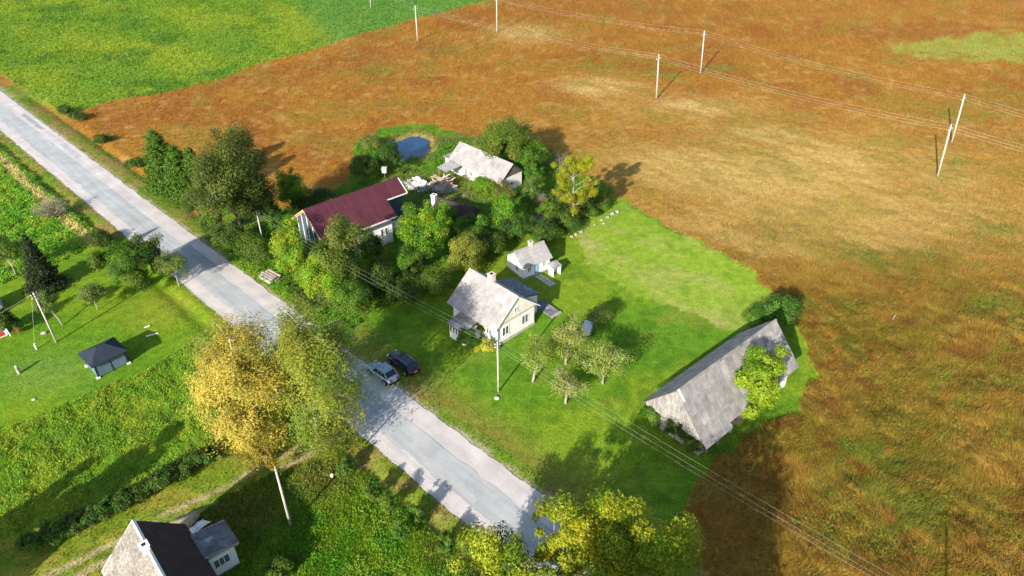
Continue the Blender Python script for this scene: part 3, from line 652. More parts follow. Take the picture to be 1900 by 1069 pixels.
# --- maroon-roofed house
H4 = tag(empty('house', (-23.48, 95.41, 0), R(40.92)), 'house under construction with maroon metal tile roof and white wall', 'house')
a, b, ze, zr = 7.98, 4.81, 4.76, 8.16; sl = (zr - ze) / b; wb = 3.55
def tiles(parent, u0, u1, v0, v1, s_, name='tile_sheet'):
    """stepped metal tile sheet on the slope side s_, from |v|=v0 (upper) to v1 (lower)"""
    per = .35; k = math.hypot(1, sl); rows = max(1, int(round((v1 - v0) * k / per))); nw = int((u1 - u0) / .34) * 2; V = []; F = []
    U = np.linspace(u0, u1, nw + 1); wv = .07 * (np.arange(nw + 1) % 2)
    for r_ in range(rows):
        for e, lift in ((0, 0), (1, .075)):
            v = v0 + (v1 - v0) * (r_ + e) / rows
            for i in range(nw + 1): V.append((U[i], s_ * v, zr - sl * v + .05 + lift + wv[i]))
    m = nw + 1
    for r_ in range(2 * rows - 1):
        for i in range(nw): F.append((r_ * m + i, r_ * m + i + 1, (r_ + 1) * m + i + 1, (r_ + 1) * m + i))
    me = np_mesh(name, V, F); return link_mesh(name, me, M['maroon'], parent)
for i in range(11):     # sheets run from ridge to eave, each its own piece
    u0 = -a + i * 1.115; tiles(H4, u0, u0 + 1.13, .02, b, -1)
for i in range(3):
    u0 = -a + 11 * 1.115 + i * 1.17; tiles(H4, u0, u0 + 1.18, .02, 2.35, -1)
for i in range(14): u0 = -a + i * 1.14; tiles(H4, u0, u0 + 1.15, .02, b, 1)
uf = -a + 11 * 1.115
MB().slab([(-a + .02, 0, zr), (-a + .02, -b + .02, ze), (uf - .02, -b + .02, ze), (uf - .02, -2.3, zr - sl * 2.3), (a - .02, -2.3, zr - sl * 2.3), (a - .02, 0, zr)], .1).obj('roof_deck', M['wood_new'], H4)
MB().slab([(-a + .02, 0, zr), (a - .02, 0, zr), (a - .02, b - .02, ze), (-a + .02, b - .02, ze)], .1).obj('roof_deck', M['wood_new'], H4)
for i in range(8): MB().tube([(-a + i * 2 * a / 8, 0, zr + .09), (-a + (i + 1) * 2 * a / 8 + .03, 0, zr + .09)], .09, 8).obj('ridge_cap', M['maroon'], H4)
MB().slab([(-a - .03, 0, zr + .1), (-a - .03, -b, ze + .1), (-a + .05, -b, ze + .1), (-a + .05, 0, zr + .1)], .2).obj('verge_board', M['wood_new'], H4)
MB().slab([(-a - .03, 0, zr + .1), (-a + .05, 0, zr + .1), (-a + .05, b, ze + .1), (-a - .03, b, ze + .1)], .2).obj('verge_board', M['wood_new'], H4)
MB().box(-a, uf, -b - .04, -b + .0, ze - .12, ze + .06).obj('fascia', M['trim'], H4)
MB().box(uf - .0, a, -2.36, -2.31, zr - sl * 2.35 - .12, zr - sl * 2.35 + .05).obj('fascia', M['trim'], H4)
MB().slab([(a - .04, 0, zr + .1), (a + .03, 0, zr + .1), (a + .03, -2.33, zr - sl * 2.33 + .1), (a - .04, -2.33, zr - sl * 2.33 + .1)][::-1], .18).obj('verge_board', M['trim'], H4)
for i in range(16): x = -a + .4 + i * .76; MB().slab([(x, -b + .1, ze - .1), (x + .1, -b + .1, ze - .1), (x + .1, -wb + .05, ze + .78), (x, -wb + .05, ze + .78)], .16).obj('rafter', M['wood_new'], H4)
hf = 4.3
MB().box(-a + .6, 4.0, -wb, -1.2, -.2, hf).obj('wall', M['white_wall'], H4)
MB().box(-a + .6, 4.02, -wb - .02, -wb + .14, hf + .001, hf + .16).obj('wall_plate', M['wood_new'], H4)
MB().prism([(-1.15, -.2), (wb, -.2), (wb, zr - sl * wb - .2), (0, zr - .2), (-1.15, zr - sl * 1.15 - .2)], -a + .6, a - .35).obj('rear_wall', M['white_wall'], H4)
MB().box(4.3, a - .3, -1.2, -1.152, 2.0, zr - sl * 1.2 - .25).obj('recess_membrane', M['membrane'], H4)
MB().prism([(-1.2, 2.1), (wb, 2.1), (wb, zr - sl * wb - .25), (0, zr - .25), (-1.2, zr - sl * 1.2 - .25)], a - .349, a - .28).obj('end_membrane', M['membrane'], H4)
# unfinished gable: blue-grey membrane with pale studs
MB().prism([(-wb - .9, .0), (wb, .0), (wb, zr - sl * wb - .2), (0, zr - .2), (-wb - .9, zr - sl * (wb + .9) - .2)], -a + .36, -a + .599).obj('gable_membrane', M['membrane'], H4)
for v in (-4.2, -2.9, -1.5, 0, 1.6, 3.2): MB().box(-a + .29, -a + .359, v - .06, v + .06, 0, zr - sl * abs(v) - .22).obj('stud', M['trim'], H4)
for s_ in (1, -1): MB().tube([(-a + .15, 0, zr - .25), (-a + .15, s_ * 4.5, zr - sl * 4.5 - .25)], .09, 4).obj('collar_rafter', M['wood_new'], H4)
window(H4, (2.2, -wb, 2.2), '-v', .42, 1.15, 1); window(H4, (2.95, -wb, 2.2), '-v', .42, 1.15, 1)
window(H4, (-3.2, -wb, 2.2), '-v', .9, 1.2, 2)

# --- long outbuilding
H5 = tag(empty('outbuilding', (-4.59, 117.14, 0), R(-44.63)), 'long white outbuilding with pale sheet roof and dark board gable', 'outbuilding')
a, b, ze, zr = 6.75, 2.95, 2.45, 4.9; wa, wb = 6.45, 2.4; sl = (zr - ze) / b; hw = zr - sl * wb - .14
MB().box(-wa, wa, -wb, wb, -.2, hw).obj('wall', M['white_wall'], H5)
MB().prism([(-wb, hw + .001), (wb, hw + .001), (0, zr - .15)], -wa, wa).obj('gable', M['wood_dark'], H5)
gable_roof(H5, a, b, ze, zr, 'sheet', 12, 2, th=.09, ridge='sheet')
planks(H5, lambda v: zr - .2 - sl * abs(v), -wb - .05, wb + .05, wa + .002, 20, 'wood_dark', 6, hw + .02)
window(H5, (wa, -.6, 1.25), '+u', 1.5, .55, 3)
for x, w_ in ((-1.3, .9), (1.2, .6), (3.4, .6)): window(H5, (x, -wb, 1.25), '-v', w_, .8, 2, glass='glass')
d_ = MB().box(-.45, .45, -wb - .05, -wb + .01, 0, 1.9).obj('door', M['wood_grey'], H5, (-2.6, 0, 0)); MB().box(.3, .35, -wb - .1, -wb - .051, .95, 1.05).obj('handle', M['metal_grey'], d_)
MB().box(-wa - 2.0, -wa - .001, -2.1, .6, -.2, 2.2).obj('annex_wall', M['white_wall'], H5)
MB().slab([(-wa - 2.3, -2.5, 2.3), (-wa - .002, -2.5, 2.5), (-wa - .002, .9, 2.6), (-wa - 2.3, .9, 2.4)], .1).obj('annex_roof', M['sheet_barn'], H5)
window(H5, (-wa - 1.0, -2.1, 1.4), '-v', .4, .5, 1)
MB().slab([(-6.2, -6.0, 2.15), (-3.8, -6.0, 2.1), (-2.8, -2.55, 2.62), (-6.1, -2.55, 2.65)], .06).obj('awning', M['sheet'], H5)
for x, y in ((-6.0, -5.8), (-4.0, -5.8)): MB().tube([(x, y, -.1), (x, y, 2.08)], .06).obj('post', M['wood_grey'], H5)

# --- ruined hut with dark roof between the trees
cx_, cy_ = G(848, 383, 2.6)
H6 = tag(empty('hut', (cx_, cy_, 0), R(-30)), 'low old hut with dark sagging felt roof and white chimney among trees', 'hut')
MB().prism([(-1.9, -.1), (1.9, -.1), (1.9, 1.7), (0, 2.75), (-1.9, 1.7)], -3.0, 3.0).obj('wall', M['wood_dark'], H6)
M['felt'] = mat_plain('dark_brown_roofing_felt', (.055, .036, .032), .9, .4, 1.2)
for s_ in (1, -1):
    n = 6; V = []
    for i in range(n + 1):
        u = -3.4 + 6.8 * i / n; sag = .16 * math.sin(math.pi * i / n) + random.uniform(-.03, .03)
        for j in range(3): v = 2.4 * j / 2; V.append((u, s_ * v, 2.95 - .56 * v - sag * (1 - .3 * j)))
    F = [(i * 3 + j, (i + 1) * 3 + j, (i + 1) * 3 + j + 1, i * 3 + j + 1) for i in range(n) for j in range(2)]
    MB().add(V, F).obj('roof', M['felt'], H6)
chimney(H6, (-3.75, -.6), .33, -.1, 3.3, 'white_wall')
H6.scale = (1.05, 1.05, 1.15)
cx_, cy_ = G(1005, 415, 1.2)
H6b = tag(empty('woodshed', (cx_, cy_, 0), R(-40)), 'low brown shed roof showing between bushes below the mistletoe tree', 'shed')
MB().box(-1.6, 1.6, -1.2, 1.2, -.1, 1.5).obj('wall', M['wood_dark'], H6b)
MB().slab([(-1.9, -1.3, 1.4), (1.9, -1.3, 1.4), (1.9, 1.3, 1.7), (-1.9, 1.3, 1.7)], .08).obj('roof', M['wood_dark'], H6b)

# --- dark-roofed house by the track
th = R(-48.5); R0 = np.array(G(246, 966.4, 6.5)); uu = np.array([math.cos(th), math.sin(th)]); a = 5.2
c_ = R0 + uu * a
H7 = tag(empty('house', (c_[0], c_[1], 0), th), 'house with one pale lichen roof slope and one dark maroon slope', 'house')
b, ze, zr = 3.45, 3.0, 6.5; wa, wb = 4.8, 3.0; sl = (zr - ze) / b; hw = zr - sl * wb - .2
MB().prism([(-wb, -.1), (wb, -.1), (wb, hw), (0, zr - .2), (-wb, hw)], -wa, wa).obj('wall', M['white_wall'], H7)
gable_roof(H7, a, b, ze, zr, 'sheet_moss', 9, 3, sides=(-1,)); gable_roof(H7, a, b, ze, zr, 'brown_roof', 9, 3, sides=(1,))
for i in range(8): x0 = -a + 2 * a * i / 8; MB().prism([(-.12, zr + .02), (0, zr + .16), (.2, zr + .0), (0, zr + .09)], x0, x0 + 2 * a / 8 + .03).obj('ridge_cap', M['trim'], H7)
chimney(H7, (-a + 3.6, -.15), .3, zr - .7, zr + .55, 'white_wall')
for s_ in (1, -1): MB().slab([(-a - .04, 0, zr + .08), (-a + .04, 0, zr + .08), (-a + .04, s_ * b, ze + .08), (-a - .04, s_ * b, ze + .08)][::s_], .18).obj('verge_board', M['trim'], H7)
an0, an1 = -3.6, -.4
MB().box(an0 + .2, an1 - .2, wb + .001, wb + 2.9, -.1, 2.45).obj('annex_wall', M['white_wall'], H7)
MB().slab([(an0, wb + .3, 3.12), (an1, wb + .3, 3.12), (an1, wb + 3.3, 2.62), (an0, wb + 3.3, 2.62)][::-1], .09).obj('annex_deck', M['wood_new'], H7)
q = math.hypot(3.0, .5); roof_slope(H7, (an0, wb + .3, 3.13), (1, 0, 0), (0, 3 / q, -.5 / q), an1 - an0, q, 'sheet_dark', 3, 2, .02, name='annex_roof_sheet')
for e in (an0, an1 - .08): MB().slab([(e, wb + .45, 3.24), (e + .08, wb + .45, 3.24), (e + .08, wb + 3.34, 2.76), (e, wb + 3.34, 2.76)][::-1], .12).obj('verge_board', M['wood_grey'], H7)
window(H7, (an1 - .2, wb + 1.6, 1.55), '+u', 1.3, .95, 3); window(H7, (-2, wb + 2.9, 1.5), '+v', .9, .9, 2)
MB().slab([(-1.2, -b - 2.6, 2.2), (4.6, -b - 2.6, 2.2), (4.6, -b + .35, 2.95), (-1.2, -b + .35, 2.95)], .1).obj('lower_roof', M['sheet_dark'], H7)
MB().box(-.9, 4.4, -b - 2.3, -wb - .001, -.1, 2.1).obj('lower_wall', M['white_wall'], H7)

# --- dark pavilion
px_ = np.array([G(190, 696), G(235, 674), G(166, 680)])
pc = (px_[1] + px_[2]) / 2; pth = math.atan2(*(px_[1] - px_[0])[::-1]); pw = np.linalg.norm(px_[1] - px_[0]) / 2; pd = np.linalg.norm(px_[2] - px_[0]) / 2
H8 = tag(empty('pavilion', (pc[0], pc[1], 0), pth), 'dark blue garden pavilion with hipped roof and closed side panels', 'pavilion')
pw, pd = 1.75, 1.55; ph = 2.05
for sx in (-1, 1):
    for sy in (-1, 1):
        p_ = MB().box(sx * pw - .07, sx * pw + .07, sy * pd - .07, sy * pd + .07, .0, ph).obj('post', M['navy'], H8)
        MB().box(sx * (pw + .05) - .2, sx * (pw + .05) + .2, sy * (pd + .05) - .2, sy * (pd + .05) + .2, -.05, .16).obj('foot_block', M['trim'], p_)
for sy in (-1, 1):
    MB().box(-pw + .07, pw - .07, sy * pd - .05, sy * pd + .05, ph - .14, ph - .001).obj('rail', M['navy'], H8)
    MB().box(-.05, .05, sy * pd - .06, sy * pd + .06, .05, ph - .141).obj('mullion', M['navy'], H8)
    for x0, x1 in ((-pw + .08, -.06), (.06, pw - .08)): MB().box(x0, x1, sy * pd - .03, sy * pd + .03, .12, ph - .15).obj('curtain', M['navy_wall'], H8)
for sx in (-1, 1):
    MB().box(sx * pw - .05, sx * pw + .05, -pd + .07, pd - .07, ph - .14, ph - .001).obj('rail', M['navy'], H8)
    for y0, y1 in ((-pd + .08, -.03), (.03, pd - .08)): MB().box(sx * pw - .03, sx * pw + .03, y0, y1, .12, ph - .15).obj('curtain', M['navy_wall'], H8)
e = .38; rw, rdp, rz_ = pw + e, pd + e, 3.05; rl = .45
cor = [(-rw, -rdp, ph - .02), (rw, -rdp, ph - .02), (rw, rdp, ph - .02), (-rw, rdp, ph - .02)]; rdg = [(-rl, 0, rz_), (rl, 0, rz_)]
for f in ([cor[0], cor[1], rdg[1], rdg[0]], [cor[2], cor[3], rdg[0], rdg[1]], [cor[1], cor[2], rdg[1]], [cor[3], cor[0], rdg[0]]): MB().slab(f, .05).obj('roof_panel', M['navy'], H8)
MB().box(-rw, rw, -rdp, -rdp + .05, ph - .16, ph - .071).box(-rw, rw, rdp - .05, rdp, ph - .16, ph - .071).box(-rw, -rw + .05, -rdp + .051, rdp - .051, ph - .16, ph - .071).box(rw - .05, rw, -rdp + .051, rdp - .051, ph - .16, ph - .071).obj('valance', M['navy'], H8)

# ------------------------------------------------------------------ trees and shrubs
def vary(c, g, k, a=.2, b=.07): return np.array(c) * (1 + g.normal(0, a, (k, 1))) * (1 + g.normal(0, b, (k, 3)))
def crown_broad(g, rx, rz, zc, nclump, nleaf, size, cols, clump=.34, low=-.75, shell=.5, lob=.18, up=.35, twig=.0):
    """clumps of leaves spread through an uneven crown; returns points, normals, sizes, colours and the clump centres"""
    d = g.normal(0, 1, (nclump * 3, 3)); d /= np.linalg.norm(d, axis=1, keepdims=True); d = d[d[:, 2] > low][:nclump]; m = len(d)
    ph = g.uniform(0, 6.3, 4); az = np.arctan2(d[:, 1], d[:, 0]); lobe = 1 + lob * np.sin(2 * az + ph[0]) + lob * .8 * np.sin(3 * az + ph[1] + 3 * d[:, 2]) + g.normal(0, lob * .5, m)
    r = shell + (1 - shell) * g.random(m) ** .6; C = d * r[:, None] * lobe[:, None] * np.array([rx, rx, rz]) * .82; C[:, 2] += zc
    cr = clump * rx * g.uniform(.55, 1.25, m); w = cr ** 2; per = g.choice(m, nleaf, p=w / w.sum())
    dd = g.normal(0, 1, (nleaf, 3)); dd /= np.linalg.norm(dd, axis=1, keepdims=True); rr = g.random(nleaf) ** .38
    P = C[per] + dd * (cr[per] * rr)[:, None] * np.array([1, 1, .85])
    out = d[per]; Nn = dd * .7 + out * .5 + np.array([0, 0, up]) + g.normal(0, .45, (nleaf, 3))
    pal = np.array(cols); ci = g.choice(len(pal), m); base = pal[ci][per]
    c = base * (1 + g.normal(0, .10, (m, 1)))[per] * (1 + g.normal(0, .18, (nleaf, 1))) * (1 + g.normal(0, .05, (nleaf, 3)))
    return P, Nn, size * g.uniform(.6, 1.35, nleaf), c, C
def limbs(mb, g, C, H, z0, r0, zc, n=10, bend=.3, thin=.03, lean=(0, 0), forks=0, fr=1.0):
    top = np.array([lean[0], lean[1], z0])
    k = 5; pts = [(lean[0] * (i / k) ** 1.5 + g.normal(0, .04) * (i > 0), lean[1] * (i / k) ** 1.5 + g.normal(0, .04) * (i > 0), -.15 + (z0 + .15) * i / k) for i in range(k + 1)]
    mb.tube(pts, [r0 * (1.35 if i == 0 else 1 - .35 * i / k) for i in range(k + 1)], 8)
    idx = g.choice(len(C), min(n, len(C)), replace=False)
    for i in idx:
        e = C[i]; s_ = np.array(pts[-1]) * 1.0; f = g.uniform(.55, 1.0); s_ = np.array(pts[max(1, int(round(f * k)))])
        m1 = s_ + (e - s_) * .5 + np.array([g.normal(0, bend), g.normal(0, bend), abs(g.normal(0, bend)) + .1]) ; L = np.linalg.norm(e - s_)
        mb.tube([s_, m1, e], [r0 * .42 * fr, r0 * .27 * fr, thin], 5, False)
        for _ in range(forks):
            q = m1 + (e - m1) * g.uniform(0, .7); dv = g.normal(0, 1, 3); dv[2] = abs(dv[2]) * .6; dv /= np.linalg.norm(dv); 
            mb.tube([q, q + dv * L * .2 + g.normal(0, .05, 3), q + dv * L * .4], [thin * 1.2, thin, thin * .5], 4, False)
LEAF_N = 0
def tree(name, label, cat, at, H, rx, nleaf, cols, size=.28, group=None, trunk=.16, zb=None, bark='bark', nclump=None, seed=1, low=-.75, shell=.5, clump=.34, nl=10, lean=(0, 0), forks=0, lob=.18, thin=.03, fr=1.0, up=.35):
    """broadleaved tree: H total height, zb height of the crown's foot"""
    H *= 1.17; rx *= 1.06; lob *= 1.4; nleaf = int(nleaf * 2.35); size *= .86; clump *= 1.08; cols = [(c_[0] * .95, c_[1] * 1.0, c_[2] * 1.1) for c_ in cols]
    g = np.random.default_rng(seed); zb = H * .22 if zb is None else zb; rz = (H - zb) / 2; zc = zb + rz
    t = tag(empty(name, (at[0], at[1], 0)), label, cat, group); nclump = nclump or int(26 + rx * 9)
    P, Nn, sz, c, C = crown_broad(g, rx, rz, zc, nclump, nleaf, size, cols, clump, low, shell, lob, up)
    P = P + np.array([lean[0], lean[1], 0]); C = C + np.array([lean[0], lean[1], 0]); k = P[:, 2] > .05
    link_mesh('crown', leaf_mesh('crown', P[k], Nn[k], sz[k], c[k], g), M['leaf'], t)
    mb = MB(); limbs(mb, g, C, H, max(zb + rz * .55, .6), trunk, zc, nl, .25, thin, lean, forks, fr); mb.obj('trunk', M[bark], t, smooth=True)
    return t
def bush(name, label, at, h, rx, nleaf, cols, size=.22, group=None, seed=1, cat='bush', **kw):
    kw.setdefault('zb', .0); kw.setdefault('low', -.3); kw.setdefault('trunk', .05)
    return tree(name, label, cat, at, h, rx, nleaf, cols, size, group, seed=seed, **kw)
def conifer(name, label, at, H, rx, cols, seed, drop=.35, lev=22, dens=16, size=.34, group=None, columnar=False):
    g = np.random.default_rng(seed); t = tag(empty(name, (at[0], at[1], 0)), label, 'tree', group); P = []; Nn = []; mb = MB()
    mb.tube([(0, 0, -.1), (0, 0, H * .5), (0, 0, H * .97)], [.17, .1, .02], 7)
    for i in range(lev):
        f = (i + .3) / lev; z = H * (.04 + .95 * f); r = rx * ((1 - f) ** (.55 if columnar else .85)) * g.uniform(.85, 1.12) + .06
        nb = max(5, int(dens * (.35 + r / rx)))
        for j in range(nb):
            az = g.uniform(0, 2 * math.pi); rl = r * g.uniform(.75, 1.15); k = max(4, int(rl * 11)); s_ = np.linspace(.15, 1, k)
            dirv = np.array([math.cos(az), math.sin(az), 0]); side = np.array([-math.sin(az), math.cos(az), 0])
            zz = z + (rl * s_ * (.55 if columnar else -drop) + (0 if columnar else .18 * rl * s_ ** 3)); 
            p = dirv * (rl * s_)[:, None] + side * (g.normal(0, .10 + .09 * rl, k))[:, None]; p[:, 2] += zz + g.normal(0, .07, k)
            P.append(p); Nn.append(np.tile(dirv * .55 + np.array([0, 0, .8]), (k, 1)) + g.normal(0, .4, (k, 3)))
            if j % 4 == 0 and not columnar: mb.tube([(0, 0, z), tuple(p[-1])], [.03, .01], 4, False)
    P = np.concatenate(P); Nn = np.concatenate(Nn); k = len(P); pal = np.array(cols); c = pal[g.choice(len(pal), k)] * (1 + g.normal(0, .22, (k, 1)))
    link_mesh('crown', leaf_mesh('crown', P, Nn, size * g.uniform(.6, 1.3, k), c, g, .5), M['leaf'], t); mb.obj('trunk', M['bark'], t, smooth=True)
    return t
def weeping(name, label, at, H, rx, nstr, cols, seed, size=.2, zb=3.0, bark='birch_bark', droop=(1.2, 3.6), wid=.16, lean=(0, 0), nleafper=34):
    """birch: twigs hang from the outer ends of rising limbs"""
    g = np.random.default_rng(seed); t = tag(empty(name, (at[0], at[1], 0)), label, 'tree'); mb = MB(); P = []; Nn = []; CI = []
    pal = np.array(cols); k = 7; tr = [(lean[0] * (i / k) ** 1.4 + g.normal(0, .08) * (i > 0), lean[1] * (i / k) ** 1.4 + g.normal(0, .08) * (i > 0), -.2 + (H * .93 + .2) * i / k) for i in range(k + 1)]
    mb.tube(tr, [.30 * (1 - .9 * i / k) + .015 for i in range(k + 1)], 8); ends = []
    for i in range(42):
        f = g.uniform(.13, .97); z = H * f; az = g.uniform(0, 6.283); prof = max(.5 if f < .5 else 0, math.sin(math.pi * min(1, (f - .08) / .95)) ** .6); L = rx * prof * g.uniform(.7, 1.12)
        s_ = np.array([np.interp(z, [p[2] for p in tr], [p[0] for p in tr]), np.interp(z, [p[2] for p in tr], [p[1] for p in tr]), z])
        d = np.array([math.cos(az), math.sin(az), 0]); e = s_ + d * L + np.array([0, 0, L * .42]); m1 = s_ + d * L * .45 + np.array([0, 0, L * .32])
        mb.tube([s_, m1, e], [.06 * (1 - f * .6), .035 * (1 - f * .5), .008], 5, False); ends.append((s_, m1, e, L, g.integers(len(pal)), 1 + g.normal(0, .1)))
    for i in range(nstr):
        s_, m1, e, L, ci, br = ends[g.integers(len(ends))]; u = g.uniform(.25, 1.05)
        o = (1 - u) ** 2 * s_ + 2 * u * (1 - u) * m1 + u * u * e + g.normal(0, .28 + .16 * L * .5, 3)
        ln = g.uniform(*droop) * (.6 + .5 * u); ln = min(ln, max(.6, o[2] - zb * g.uniform(.5, 1.2))); n = nleafper; q = g.random(n) ** .85
        sway = g.normal(0, .22, 2); p = np.stack([o[0] + sway[0] * q + g.normal(0, wid, n), o[1] + sway[1] * q + g.normal(0, wid, n), o[2] - ln * q + g.normal(0, .06, n)], -1)
        P.append(p); out = p - np.array([lean[0] * .6, lean[1] * .6, H * .45]); out /= np.linalg.norm(out, axis=1, keepdims=True); Nn.append(out * .9 + g.normal(0, .3, (n, 3)) + np.array([0, 0, .25])); CI.append(np.tile(pal[ci] * br, (n, 1)))
    P = np.concatenate(P); Nn = np.concatenate(Nn); c = np.concatenate(CI); k = len(P); c = c * (1 + g.normal(0, .14, (k, 1))) * (1 + g.normal(0, .05, (k, 3)))
    link_mesh('crown', leaf_mesh('crown', P, Nn, size * g.uniform(.6, 1.35, k), c, g), M['leaf'], t); mb.obj('trunk', M[bark], t, smooth=True)
    return t
def twiggy(name, label, at, H, rx, n, seed, bark='bark_pale', cat='bush', leaves=0, cols=((.2, .2, .05),)):
    g = np.random.default_rng(seed); t = tag(empty(name, (at[0], at[1], 0)), label, cat); mb = MB(); tips = []
    for i in range(n):
        az = g.uniform(0, 6.283); r = rx * g.random() ** .6; e = np.array([math.cos(az) * r, math.sin(az) * r, H * g.uniform(.5, 1) * (1 - .35 * (r / rx) ** 2)]); s_ = np.array([e[0] * .12, e[1] * .12, -.05]); m1 = s_ * .5 + e * .5 + g.normal(0, .15, 3) + np.array([0, 0, H * .1])
        mb.tube([s_, m1, e], [.03, .02, .008], 3, False); tips.append(e)
        for _ in range(4):
            q = m1 + (e - m1) * g.random(); dv = g.normal(0, 1, 3) * np.array([1, 1, .6]) + np.array([0, 0, .5]); mb.tube([q, q + dv * H * .11], [.014, .005], 3, False)
    mb.obj('stems', M[bark], t)
    if leaves:
        P = np.array(tips)[g.choice(n, leaves)] * g.uniform(.55, 1.02, (leaves, 1)) + g.normal(0, .22, (leaves, 3)); P[:, 2] = np.abs(P[:, 2]); link_mesh('leaves', leaf_mesh('leaves', P, g.normal(0, .7, (leaves, 3)) + np.array([0, 0, .6]), .18 * g.uniform(.6, 1.3, leaves), vary(np.array(cols)[g.choice(len(cols), leaves)], g, leaves), g), M['leaf'], t)
    return t
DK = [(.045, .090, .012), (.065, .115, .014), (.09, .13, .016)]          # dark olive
OL = [(.095, .155, .016), (.13, .18, .018), (.07, .125, .014)]
GR = [(.085, .19, .014), (.12, .23, .014), (.065, .15, .014)]            # fresh green
BR = [(.16, .30, .012), (.12, .26, .012), (.22, .32, .016)]             # bright
YG = [(.21, .29, .015), (.18, .27, .015), (.27, .31, .016)]             # yellow green
YE = [(.46, .37, .06), (.42, .345, .055), (.48, .395, .065), (.38, .34, .055)]   # birch gold
AP = [(.22, .28, .035), (.27, .31, .045), (.18, .24, .03)]                # thin apple leaves

# left of the big tree: conical evergreens along the verge
conifer('evergreen_tree', 'tall pointed green evergreen at the end of the row by the road', G(304, 320, 5.2), 12.6, 3.3, [(.065, .14, .014), (.095, .18, .018)], 1, columnar=True, lev=34, dens=34, size=.38)
conifer('evergreen_tree', 'dense shorter green evergreen between the two other evergreens', G(337, 334, 4.6), 10.6, 3.0, [(.065, .14, .014), (.095, .18, .018)], 2, columnar=True, lev=30, dens=32, size=.38)
conifer('evergreen_tree', 'narrow green evergreen touching the big dark olive tree', G(364, 333, 4.8), 10.4, 2.3, [(.065, .14, .014), (.10, .18, .018)], 3, columnar=True, lev=32, dens=30, size=.38)
tree('broadleaf_tree', 'big dark olive broadleaf tree between the road and the maroon-roofed house', 'tree', G(435, 372, 8.2), 17.0, 5.7, 21000, [(.06, .085, .012), (.085, .11, .015), (.11, .135, .018)], .30, trunk=.3, zb=1.4, seed=11, clump=.27, nclump=95)
bush('bush', 'light green bush at the foot of the narrow evergreen', G(365, 385, 1.5), 4.2, 1.9, 3500, GR + OL, .24, seed=12)
bush('bush', 'olive bush at the road-side foot of the big dark tree', G(425, 450, 1.5), 4.0, 2.4, 4500, OL + DK, .24, seed=13)
bush('bush', 'dark bush between the big dark tree and the timber stack', G(475, 475, 1.5), 4.2, 2.5, 5000, DK + OL, .25, seed=14)
bush('bush', 'green bush beside the pale trunk right of the big dark tree', G(497, 395, 2), 5.5, 1.6, 3200, DK + GR, .25, seed=15)
tree('broadleaf_tree', 'small fresh green tree beyond the gable of the maroon-roofed house', 'tree', G(540, 360, 3), 6.2, 2.3, 5000, GR + BR, .26, seed=16, zb=.8)
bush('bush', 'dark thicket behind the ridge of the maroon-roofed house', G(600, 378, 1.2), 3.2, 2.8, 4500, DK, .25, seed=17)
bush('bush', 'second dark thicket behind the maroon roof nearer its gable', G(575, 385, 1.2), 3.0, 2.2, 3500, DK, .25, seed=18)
tree('broadleaf_tree', 'bright yellow-green tree beside the timber stack', 'tree', G(548, 488, 3), 7.2, 3.0, 8500, BR + YG, .26, seed=19, zb=.4)
tree('broadleaf_tree', 'tall olive tree standing before the white wall of the maroon-roofed house', 'tree', G(637, 492, 5), 10.4, 3.2, 12000, OL + [(.17, .19, .03)], .27, seed=20, zb=.9, clump=.3, nclump=75)
tree('broadleaf_tree', 'yellow-green tree in front of the tall olive tree by the road', 'tree', G(605, 528, 2.8), 6.4, 2.7, 7500, YG + BR, .26, seed=21, zb=.3)
bush('bush', 'rounded olive bush at the roadside corner of the shaded yard', G(652, 565, 1.7), 4.4, 2.8, 7000, OL + GR, .24, seed=22)
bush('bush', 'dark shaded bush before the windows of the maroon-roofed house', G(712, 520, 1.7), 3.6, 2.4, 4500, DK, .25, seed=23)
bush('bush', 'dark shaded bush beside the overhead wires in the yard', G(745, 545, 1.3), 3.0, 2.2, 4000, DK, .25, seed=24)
tree('broadleaf_tree', 'bright green tree with yellow tips in the middle of the yard', 'tree', G(785, 450, 4.2), 9.4, 3.2, 11500, BR + GR + YG[:1], .27, seed=25, zb=.6, clump=.3, nclump=70)
tree('broadleaf_tree', 'olive-yellow rounded tree just behind the white house', 'tree', G(866, 478, 2.6), 5.2, 2.7, 6500, [(.24, .25, .03), (.19, .21, .025), (.28, .28, .035)], .24, seed=26, zb=.5)
bush('bush', 'grey-olive bush below the bright green tree', G(805, 530, 1.8), 4.0, 2.6, 5500, OL, .22, seed=27)
tree('broadleaf_tree', 'fresh green tree covering the left end of the dark hut', 'tree', G(822, 410, 2.6), 5.2, 1.9, 4500, BR + GR, .26, seed=28, zb=.3)
tree('broadleaf_tree', 'green tree in front of the dark hut roof', 'tree', G(876, 432, 2.0), 4.0, 2.2, 5000, GR + BR[:1], .26, seed=29, zb=.3)
tree('broadleaf_tree', 'bright green tree right of the dark hut', 'tree', G(930, 405, 3), 6.0, 2.2, 6000, BR + GR, .26, seed=30, zb=.3)
bush('bush', 'dark green bush between the hut and the cottage', G(960, 432, 1.5), 4.0, 2.2, 5000, GR + DK, .25, seed=31)
bush('bush', 'dark green bush behind the cottage roof', G(1012, 440, 1.2), 3.2, 2.0, 4000, DK + GR[2:], .25, seed=32)
bush('bush', 'dark bush left of the cottage', G(910, 460, 1.2), 3.2, 2.2, 4500, DK + OL, .25, seed=33)
bush('bush', 'brownish shrub under the outbuilding eave', G(935, 362, .9), 2.4, 2.0, 2500, [(.17, .13, .03), (.14, .17, .025)], .22, seed=34)
bush('bush', 'bright green shrubs before the white wall of the outbuilding', G(900, 350, .7), 2.0, 2.3, 3000, BR, .22, seed=35)
